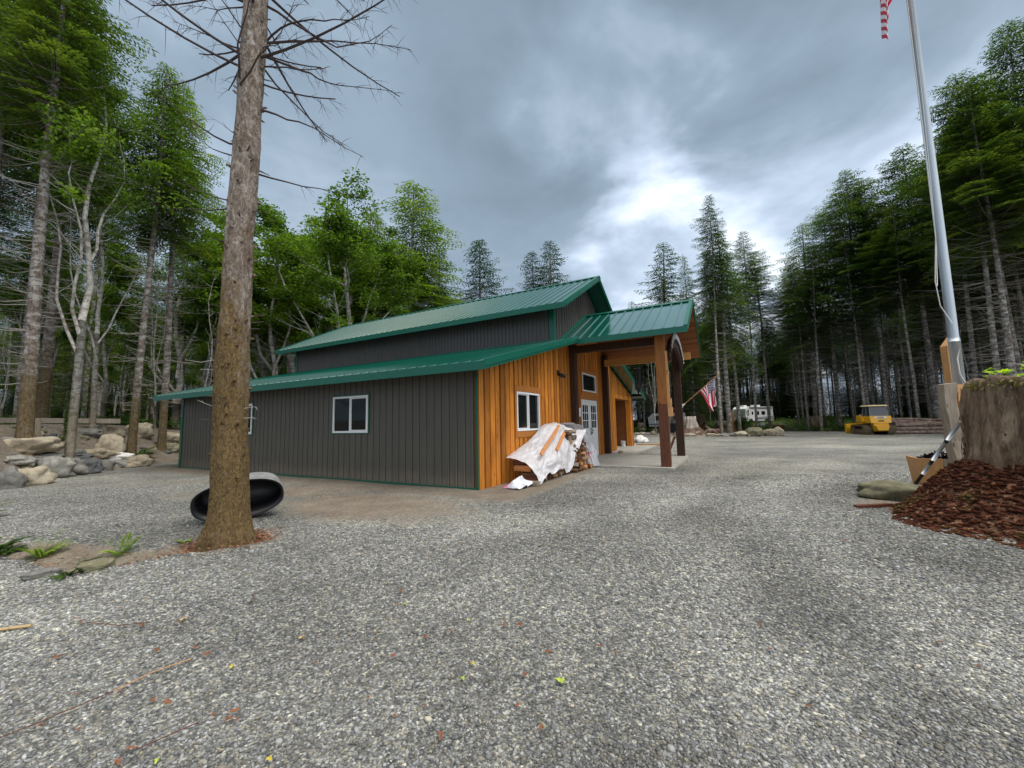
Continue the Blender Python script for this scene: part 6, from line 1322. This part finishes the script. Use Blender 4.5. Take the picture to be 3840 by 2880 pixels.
# ------------------------------------------------------------------ bulldozer
def dozer():
    root = empty('bulldozer', (27.6, 30.3, gz(27.6, 30.3)), R(-19), label='yellow tracked bulldozer with dark glazed cab parked at the edge of the wood', cat='bulldozer'); root.scale = (.82, .82, .82)
    def P(name, m, mb, parent=root, **k): return mb.build(name, M[m], parent, **k)
    for s in (-1, 1):
        o = MB(); n = 32; pts = []
        for k in range(n):
            t = 2*math.pi*k/n; cy, cz = (.42 if math.cos(t) < 0 else 2.35), .44; pts.append((cy+.42*math.cos(t), cz+.42*math.sin(t)*(1 if True else 1)))
        x0, x1 = (s*.62, s*1.12) if s > 0 else (-1.12, -.62); b = 0; inn = [(1.385+(y-1.385)*.93, .44+(z-.44)*.80) for y, z in pts]
        vs = [(x0, y, z) for y, z in pts]+[(x1, y, z) for y, z in pts]+[(x0, y, z) for y, z in inn]+[(x1, y, z) for y, z in inn]
        f = [(k, (k+1) % n, n+(k+1) % n, n+k) for k in range(n)]+[(k, 2*n+k, 2*n+(k+1) % n, (k+1) % n) for k in range(n)]+[(n+k, n+(k+1) % n, 3*n+(k+1) % n, 3*n+k) for k in range(n)]+[(2*n+k, 3*n+k, 3*n+(k+1) % n, 2*n+(k+1) % n) for k in range(n)]; o.add(vs, f)
        for k in range(44):   # grouser bars
            t = k/44; per = [(.42+1.93*q/14, .86) for q in range(15)]+[(2.35+.42*math.sin(math.pi*q/8), .44+.42*math.cos(math.pi*q/8)) for q in range(1, 8)]+[(2.35-1.93*q/14, .02) for q in range(15)]+[(.42-.42*math.sin(math.pi*q/8), .44-.42*math.cos(math.pi*q/8)) for q in range(1, 8)]
            y, z = per[k]; dy, dz = y-1.385, z-.44; q = .05; ny, nz_ = (0, math.copysign(1, dz)) if .42 <= y <= 2.35 else ((y-(2.35 if y > 2 else .42))/.42, dz/.42); o.bar((x0, y+ny*.015, z+nz_*.015), (x1, y+ny*.015, z+nz_*.015), .035, .05, (0, ny, nz_))
        tr = P('track', 'track', o)
        o = MB()
        for y in (.42, 2.35): o.tube([(x0+.04, y, .44), (x1-.04, y, .44)], .27, 18)
        for q in range(5): o.tube([(x0+.05, .78+.3*q, .22), (x1-.05, .78+.3*q, .22)], .11, 12)
        o.box((x0+.1, .45, .25), (x1-.1, 2.3, .52)); P('track_frame', 'track', o, tr)
    o = MB(); o.box((-.60, .1, .45), (.60, 2.6, .95)); P('chassis', 'track', o)
    o = MB(); o.hexa([(-.74, -.42, 1.10), (.74, -.42, 1.10), (.78, .55, 1.10), (-.78, .55, 1.10), (-.80, -.30, 1.72), (.80, -.30, 1.72), (.84, .55, 1.72), (-.84, .55, 1.72)]); o.hexa([(-1.05, .551, 1.2), (1.05, .551, 1.2), (1.05, 1.35, 1.25), (-1.05, 1.35, 1.25), (-1.08, .551, 1.70), (1.08, .551, 1.70), (1.08, 1.35, 1.68), (-1.08, 1.35, 1.68)]); tk = P('fuel_tank', 'yellow', o)
    o = MB(); o.box((-.55, -.37, .82), (.55, .12, 1.09)); o.hexa([(-.36, -.62, .42), (.36, -.62, .42), (.44, .1, .30), (-.44, .1, .30), (-.50, -.62, .82), (.50, -.62, .82), (.5, .1, .82), (-.5, .1, .82)]); P('rear_winch_housing', 'yellow', o)
    o = MB(); o.hexa([(-.42, -.372, 1.50), (.42, -.372, 1.50), (.42, -.33, 1.50), (-.42, -.33, 1.50), (-.42, -.345, 1.66), (.42, -.345, 1.66), (.42, -.30, 1.66), (-.42, -.30, 1.66)]); pl = P('name_plate', 'white', o, tk)
    tx = bpy.data.curves.new('DEERE', 'FONT'); tx.body = 'DEERE'; tx.size = .17; tx.extrude = .004; tx.align_x = 'CENTER'; tx.align_y = 'CENTER'; to = bpy.data.objects.new('plate_lettering', tx); me = bpy.data.meshes.new_from_object(to); me.materials.clear(); me.materials.append(M['black']); bpy.data.objects.remove(to)
    lo = bpy.data.objects.new('plate_lettering', me); COL.objects.link(lo); lo.parent = tk; lo.location = (0, -.372, 1.58); lo.rotation_euler = (R(81), 0, 0); 
    o = MB(); o.box((-.2, -.41, 1.22), (.2, -.395, 1.32)); P('vent', 'black', o, tk)
    gm = M['cabglass'] = mat('tinted_cab_glass', (.035, .042, .05), .08, 0, .8)
    o = MB(); o.hexa([(-.66, -.14, 1.73), (.66, -.14, 1.73), (.66, 1.3, 1.73), (-.66, 1.3, 1.73), (-.58, .06, 2.62), (.58, .06, 2.62), (.58, 1.25, 2.62), (-.58, 1.25, 2.62)]); cb = o.build('cab', gm, root)
    o = MB()
    for x in (-1, 1): o.bar((x*.67, -.15, 1.73), (x*.585, .05, 2.64), .07, .05); o.bar((x*.67, 1.31, 1.73), (x*.585, 1.26, 2.64), .07, .05); o.bar((x*.675, .6, 1.73), (x*.59, .6, 2.63), .05, .04)
    o.bar((-.66, -.15, 1.75), (.66, -.15, 1.75), .05, .06); o.bar((-.66, 1.31, 1.75), (.66, 1.31, 1.75), .05, .06); o.build('cab_pillars', M['rvgrey'], cb)
    o = MB(); o.hexa([(-.72, -.12, 2.63), (.72, -.12, 2.63), (.72, 1.5, 2.63), (-.72, 1.5, 2.63), (-.66, -.05, 2.74), (.66, -.05, 2.74), (.66, 1.42, 2.74), (-.66, 1.42, 2.74)]); o.build('cab_roof', mat('cream_roof_paint', (.70, .58, .33), .4), cb)
    o = MB(); o.box((-.26, .35, 1.74), (.26, .44, 2.12)); o.box((-.26, .44, 1.74), (.26, .8, 1.84)); o.build('seat', M['rubber'], cb)
    o = MB(); o.hexa([(-.42, 1.4, .96), (.42, 1.4, .96), (.38, 2.75, .96), (-.38, 2.75, .96), (-.42, 1.4, 1.72), (.42, 1.4, 1.72), (.36, 2.72, 1.55), (-.36, 2.72, 1.55)]); o.box((-.95, 1.355, 1.2), (-.43, 1.9, 1.8)); P('hood', 'yellow', o)
    o = MB(); 
    for x in (-1, 1): o.bar((x*.5, .9, .55), (x*.5, 3.15, .42), .14, .16)
    o.bar((0, 2.3, 1.1), (0, 3.1, .75), .1, .1); P('push_arm', 'yellow', o)
    o = MB(); n = 10
    for k in range(n):
        z0, z1 = .04+.96*k/n, .04+.96*(k+1)/n; y0, y1 = 3.18+.18*math.sin(math.pi*k/n*.9)*-1, 3.18-.18*math.sin(math.pi*(k+1)/n*.9); o.hexa([(-1.35, y0, z0), (1.35, y0, z0), (1.35, y0+.06, z0), (-1.35, y0+.06, z0), (-1.35, y1, z1), (1.35, y1, z1), (1.35, y1+.06, z1), (-1.35, y1+.06, z1)])
    o.box((-1.37, 3.0, .1), (-1.351, 3.35, 1.02)); o.box((1.351, 3.0, .1), (1.37, 3.35, 1.02)); o.box((-1.0, 2.9, .9), (-.2, 3.1, 1.08)); P('blade', 'yellow', o)
dozer()
# ------------------------------------------------------------------ motorhome and camper trailer
def motorhome():
    fx, fy = -.86, -.515; a = math.atan2(fy, fx); p = at(2775, 1600, 72); root = empty('motorhome', (p.x, p.y, 0), a, label='white motorhome with grey stripes and reflecting windscreen parked in the wood', cat='motorhome')
    # local: x forward (front at 0), y left, z up; the side facing the yard is +y
    z = gz(p.x, p.y); root.location = (p.x, p.y, z)
    o = MB(); L = 9.2; prof = [(0.0, .55), (.05, 1.35), (-.28, 2.6), (-.62, 2.98), (-1.0, 3.05), (-L, 3.05), (-L, .45), (-.5, .45)]
    o.prism([(x, -1.22, z_) for x, z_ in prof], (0, 2.44, 0)); o.build('body', M['rvwhite'], root)
    o = MB(); o.prism([(.07, -1.05, 1.42), (.07, 1.05, 1.42), (-.26, 1.05, 2.62), (-.26, -1.05, 2.62)], (.015, 0, .004)); o.build('windscreen', M['rvglass'], root)
    for x0, x1, z0, z1 in ((-.95, -.42, 1.45, 2.4), (-2.35, -1.8, 1.55, 2.15), (-4.3, -3.2, 1.55, 2.2), (-6.3, -5.1, 1.55, 2.2), (-8.2, -7.4, 1.55, 2.2)): o = MB(); o.box((x0, 1.222, z0), (x1, 1.245, z1)); o.build('window', M['glass'], root)
    o = MB(); o.box((-2.75, 1.222, .6), (-1.45, 1.24, 2.55)); o.build('door', M['white'], root)
    for x in (-1.6, -6.6): o = MB(); o.tube([(x, 1.0, .45), (x, 1.26, .45)], .44, 20); w = o.build('wheel', M['rubber'], root)
    o = MB(); o.box((-9.1, 1.223, .7), (-2.9, 1.235, 1.0)); o.hexa([(-9.1, 1.223, 1.1), (-3.2, 1.223, 1.0), (-3.2, 1.232, 1.05), (-9.1, 1.232, 1.3), (-9.1, 1.223, 1.3), (-3.2, 1.223, 1.06), (-3.2, 1.232, 1.07), (-9.1, 1.232, 1.31)]); o.build('stripe', M['rvgrey'], root)
    o = MB(); o.box((-1.9, -.5, 3.052), (-.9, .4, 3.32)); o.build('roof_unit', M['rvwhite'], root); o = MB(); o.box((-6.2, -.5, 3.052), (-4.9, .5, 3.38)); o.build('roof_unit', M['rvwhite'], root); o = MB(); o.box((-9.0, 1.225, 2.82), (-1.2, 1.36, 2.94)); o.build('awning', M['rvgrey'], root)
    o = MB(); o.bar((-.25, 1.25, 2.3), (.25, 1.6, 2.1), .05, .05); o.box((.2, 1.5, 1.5), (.32, 1.75, 2.1)); o.build('mirror', M['white'], root)
M['rvglass'] = mat('windscreen', (.16, .22, .19), .06, 0, .9)
motorhome()
p = at(2500, 1600, 54); root = empty('camper_trailer', (p.x, p.y, gz(p.x, p.y)), R(-18), label='small white camper trailer seen between the porch posts', cat='trailer')
o = MB(); o.prism([(-2.2, -1.1, .55), (2.3, -1.1, .55), (2.3, -1.1, 2.3), (-1.7, -1.1, 2.3), (-2.35, -1.1, 1.7)], (0, 2.1, 0)); o.build('body', M['rvwhite'], root)
for x0, x1 in ((-1.5, -.7), (.9, 1.7)): o = MB(); o.box((x0, -1.125, 1.35), (x1, -1.102, 1.95)); o.build('window', M['glass'], root)
o = MB(); o.box((-.35, -1.12, .6), (.3, -1.102, 2.15)); o.build('door', M['white'], root); o = MB(); o.box((-2.2, -1.115, .75), (2.3, -1.1015, .92)); o.build('stripe', M['rvgrey'], root); o = MB(); o.tube([(.4, -1.13, .33), (.4, -.9, .33)], .33, 18); o.build('wheel', M['rubber'], root)

# ------------------------------------------------------------------ leaves and sticks on the gravel
LV = [(-3.82,3.17),(-2.82,3.16),(-2.57,3.19),(-3.47,3.29),(-3.36,3.23),(-3.27,3.46),(-2.17,2.85),(-2.03,2.77),(-2.41,2.83),(-2.26,2.43),(-2.49,2.4),(-1.91,2.32),(-2.0,2.34),(-1.59,2.23),(-1.48,2.19),(-1.44,2.19),(-1.49,2.25),(-2.2,2.15),(-1.82,2.02),(-1.81,1.95),(-2.42,2.17),(-1.27,2.67),(-2.29,3.64),(-1.93,4.01),(-.82,2.33),(-3.,2.76),(-1.04,3.77),(-.1,3.09),(.02,3.09),(-.64,2.95),(.04,2.49),(.63,2.71),(.2,2.72),(.54,2.78),(-.63,2.18),(-.37,2.04),(0,2.23),(.11,2.07),(-.8,2.72),(-.47,3.04),(1.63,2.73),(2.76,2.77),(3.95,4.95),(1.75,3.03),(1.01,5.78)]
YL = [(-1.78,2.64,'leafye'),(-1.63,1.95,'leafgr'),(-1.12,1.94,'leafye'),(-.93,3.49,'leafgr'),(-.37,3.2,'leafye'),(-.28,2.61,'leafye'),(-.32,2.47,'leafgr'),(.24,2.42,'leafgr'),(-1.51,2.96,'leafta'),(-2.57,3.25,'leafta')]
rr = random.Random(17)
def leaf(x, y, m, s, label, group=None):
    mb = MB(); n = 16; c = []; q0 = rr.random()*6
    for k in range(n): a = 6.283*k/n; r_ = s*(.72+.30*math.sin(3*a+q0)*.6+.22*math.sin(7*a))*rr.uniform(.8, 1.1); c.append((r_*math.cos(a), r_*.62*math.sin(a), .002+.55*s*abs(math.sin(a))*rr.uniform(.3, .9)))
    mb.v = [(0, 0, .004)]+c; mb.f = [(0, 1+k, 1+(k+1) % n) for k in range(n)]; mb.mi = [0]*n
    o = mb.build('fallen_leaf', M[m], label=label, cat='leaf', group=group); o.location = (x, y, gz(x, y)+.018); o.rotation_euler = (rr.uniform(-.25, .25), rr.uniform(-.25, .25), rr.random()*6)
for x, y in LV: leaf(x, y, 'leafor', rr.uniform(.016, .036), 'curled rust brown leaf on the gravel', 'rust brown leaves on the gravel')
for x, y, m_ in YL[:-2]:
    big_ = (x, y) == (.24, 2.42); leaf(x, y, m_, .055 if big_ else rr.uniform(.022, .034), 'largest lime green leaf on the gravel at the bottom centre' if big_ else ('small lime green leaf on the gravel' if m_ == 'leafgr' else 'small yellow leaf on the gravel'), None if big_ else ('lime leaves on the gravel' if m_ == 'leafgr' else 'yellow leaves on the gravel'))
for x, y, m_ in YL[-2:]: leaf(x, y, m_, .04, 'tan crumpled leaf on the gravel at the left', 'tan leaves on the gravel')
for k in range(34):
    Y_ = rr.uniform(2.2, 9); X_ = rr.uniform(-1.2, 1.1)*Y_; u, v = uv_of(X_, Y_)
    if v > -.3 and u < .5: continue
    leaf(X_, Y_, rr.choice(['leafor', 'leafor', 'leafta']), rr.uniform(.010, .022), 'scrap of rust or tan leaf scattered over the yard', 'leaf scraps over the yard')
for pts, m_, lab in (([(-2.62, 1.98), (-2.45, 2.2), (-2.3, 2.42)], 'redpost', 'dark brown twig at the lower left'), ([(-2.3, 2.42), (-2.22, 2.6), (-2.1, 2.72)], 'freshwood', 'straw coloured stalk beyond the dark twig'), ([(-1.78, 2.02), (-1.62, 2.18)], 'redpost', 'short dark twig near the rust leaves'), ([(-3.3, 3.22), (-3.0, 3.16), (-2.8, 3.2)], 'redpost', 'twig joining two rust leaves at the left'), ([(-3.35, 5.42), (-3.1, 5.5), (-2.75, 5.62)], 'twigpale', 'thin pale stick right of the big trunk'), ([(-3.95, 3.14), (-3.7, 3.2)], 'leafta', 'broken piece of tan wood at the left edge')):
    mb = MB(); mb.tube([(x, y, gz(x, y)+.022) for x, y in pts], .0026 if m_ != 'leafta' else .012, 6); mb.build('twig', M[m_], label=lab, cat='twig')

# ------------------------------------------------------------------ leaf litter in the little gully and round the big trunk
def litter():
    r = np.random.default_rng(21); n = 26000; x = r.uniform(-6.6, -2.9, n); y = r.uniform(4.2, 7.0, n); d, f, l = masks(x, y); e, s_ = seg_dist(x, y, EDGE)
    keep = (r.random(n) < np.clip(l*1.2-.25, 0, 1)+.10*(d > .5)) & (np.hypot(x+3.84, y-5.48) > .24); x, y = x[keep], y[keep]; n = len(x)
    C = np.stack([x, y, G(x, y)+.004+.022*r.random(n)], 1); a = r.random(n)*6.283; D = np.stack([np.cos(a), np.sin(a), .35*(r.random(n)-.5)], 1); N_ = r.normal(size=(n, 3))*.35+[0, 0, 1.]
    V, F = leaf_quads(C, D, N_, .012+.035*r.random(n), .008+.018*r.random(n)); m = mat('leaf_litter', rough=.9); t = NT(m); g = t.n('ShaderNodeNewGeometry')
    t.col(t.ramp(g.outputs['Random Per Island'], [(0, (.05, .025, .014)), (.35, (.15, .055, .028)), (.7, (.30, .12, .06)), (1, (.46, .30, .17))]))
    np_mesh('leaf_litter', V, F, m, kind='stuff', label='red brown leaf litter round the foot of the big trunk', cat='leaf litter')
litter()

def ground_cover():
    r = np.random.default_rng(33); n = 420000; x = r.uniform(-60, 95, n); y = 6+r.random(n)**.9*78; keep = (np.abs(x) < 1.35*y+3) & (forest_mask(x, y) > .6) & ~((x > -17.2) & (x < 0) & (y < 26)); x, y = x[keep], y[keep]
    nz_ = np.array([mnoise.noise(Vector((a*.35, b*.35, 2)))+.5*mnoise.noise(Vector((a*1.3, b*1.3, 7))) for a, b in zip(x, y)]); k = r.random(len(x)) < np.clip(.25+nz_*1.6, 0, 1); x, y, nz_ = x[k], y[k], nz_[k]; n = len(x)
    C = np.stack([x, y, G(x, y)+r.random(n)*np.clip(.15+.7*nz_, .08, .8)], 1); D = r.normal(size=(n, 3)); D[:, 2] = np.abs(D[:, 2])*.5; D /= np.linalg.norm(D, axis=1)[:, None]
    V, F = leaf_quads(C, D, r.normal(size=(n, 3))*.7+[0, 0, 1.], .12+.20*r.random(n), .06+.08*r.random(n)); np_mesh('ground_cover', V, F, M['ferndark'], kind='stuff', label='low green salal and huckleberry carpeting the forest floor', cat='undergrowth')
ground_cover()
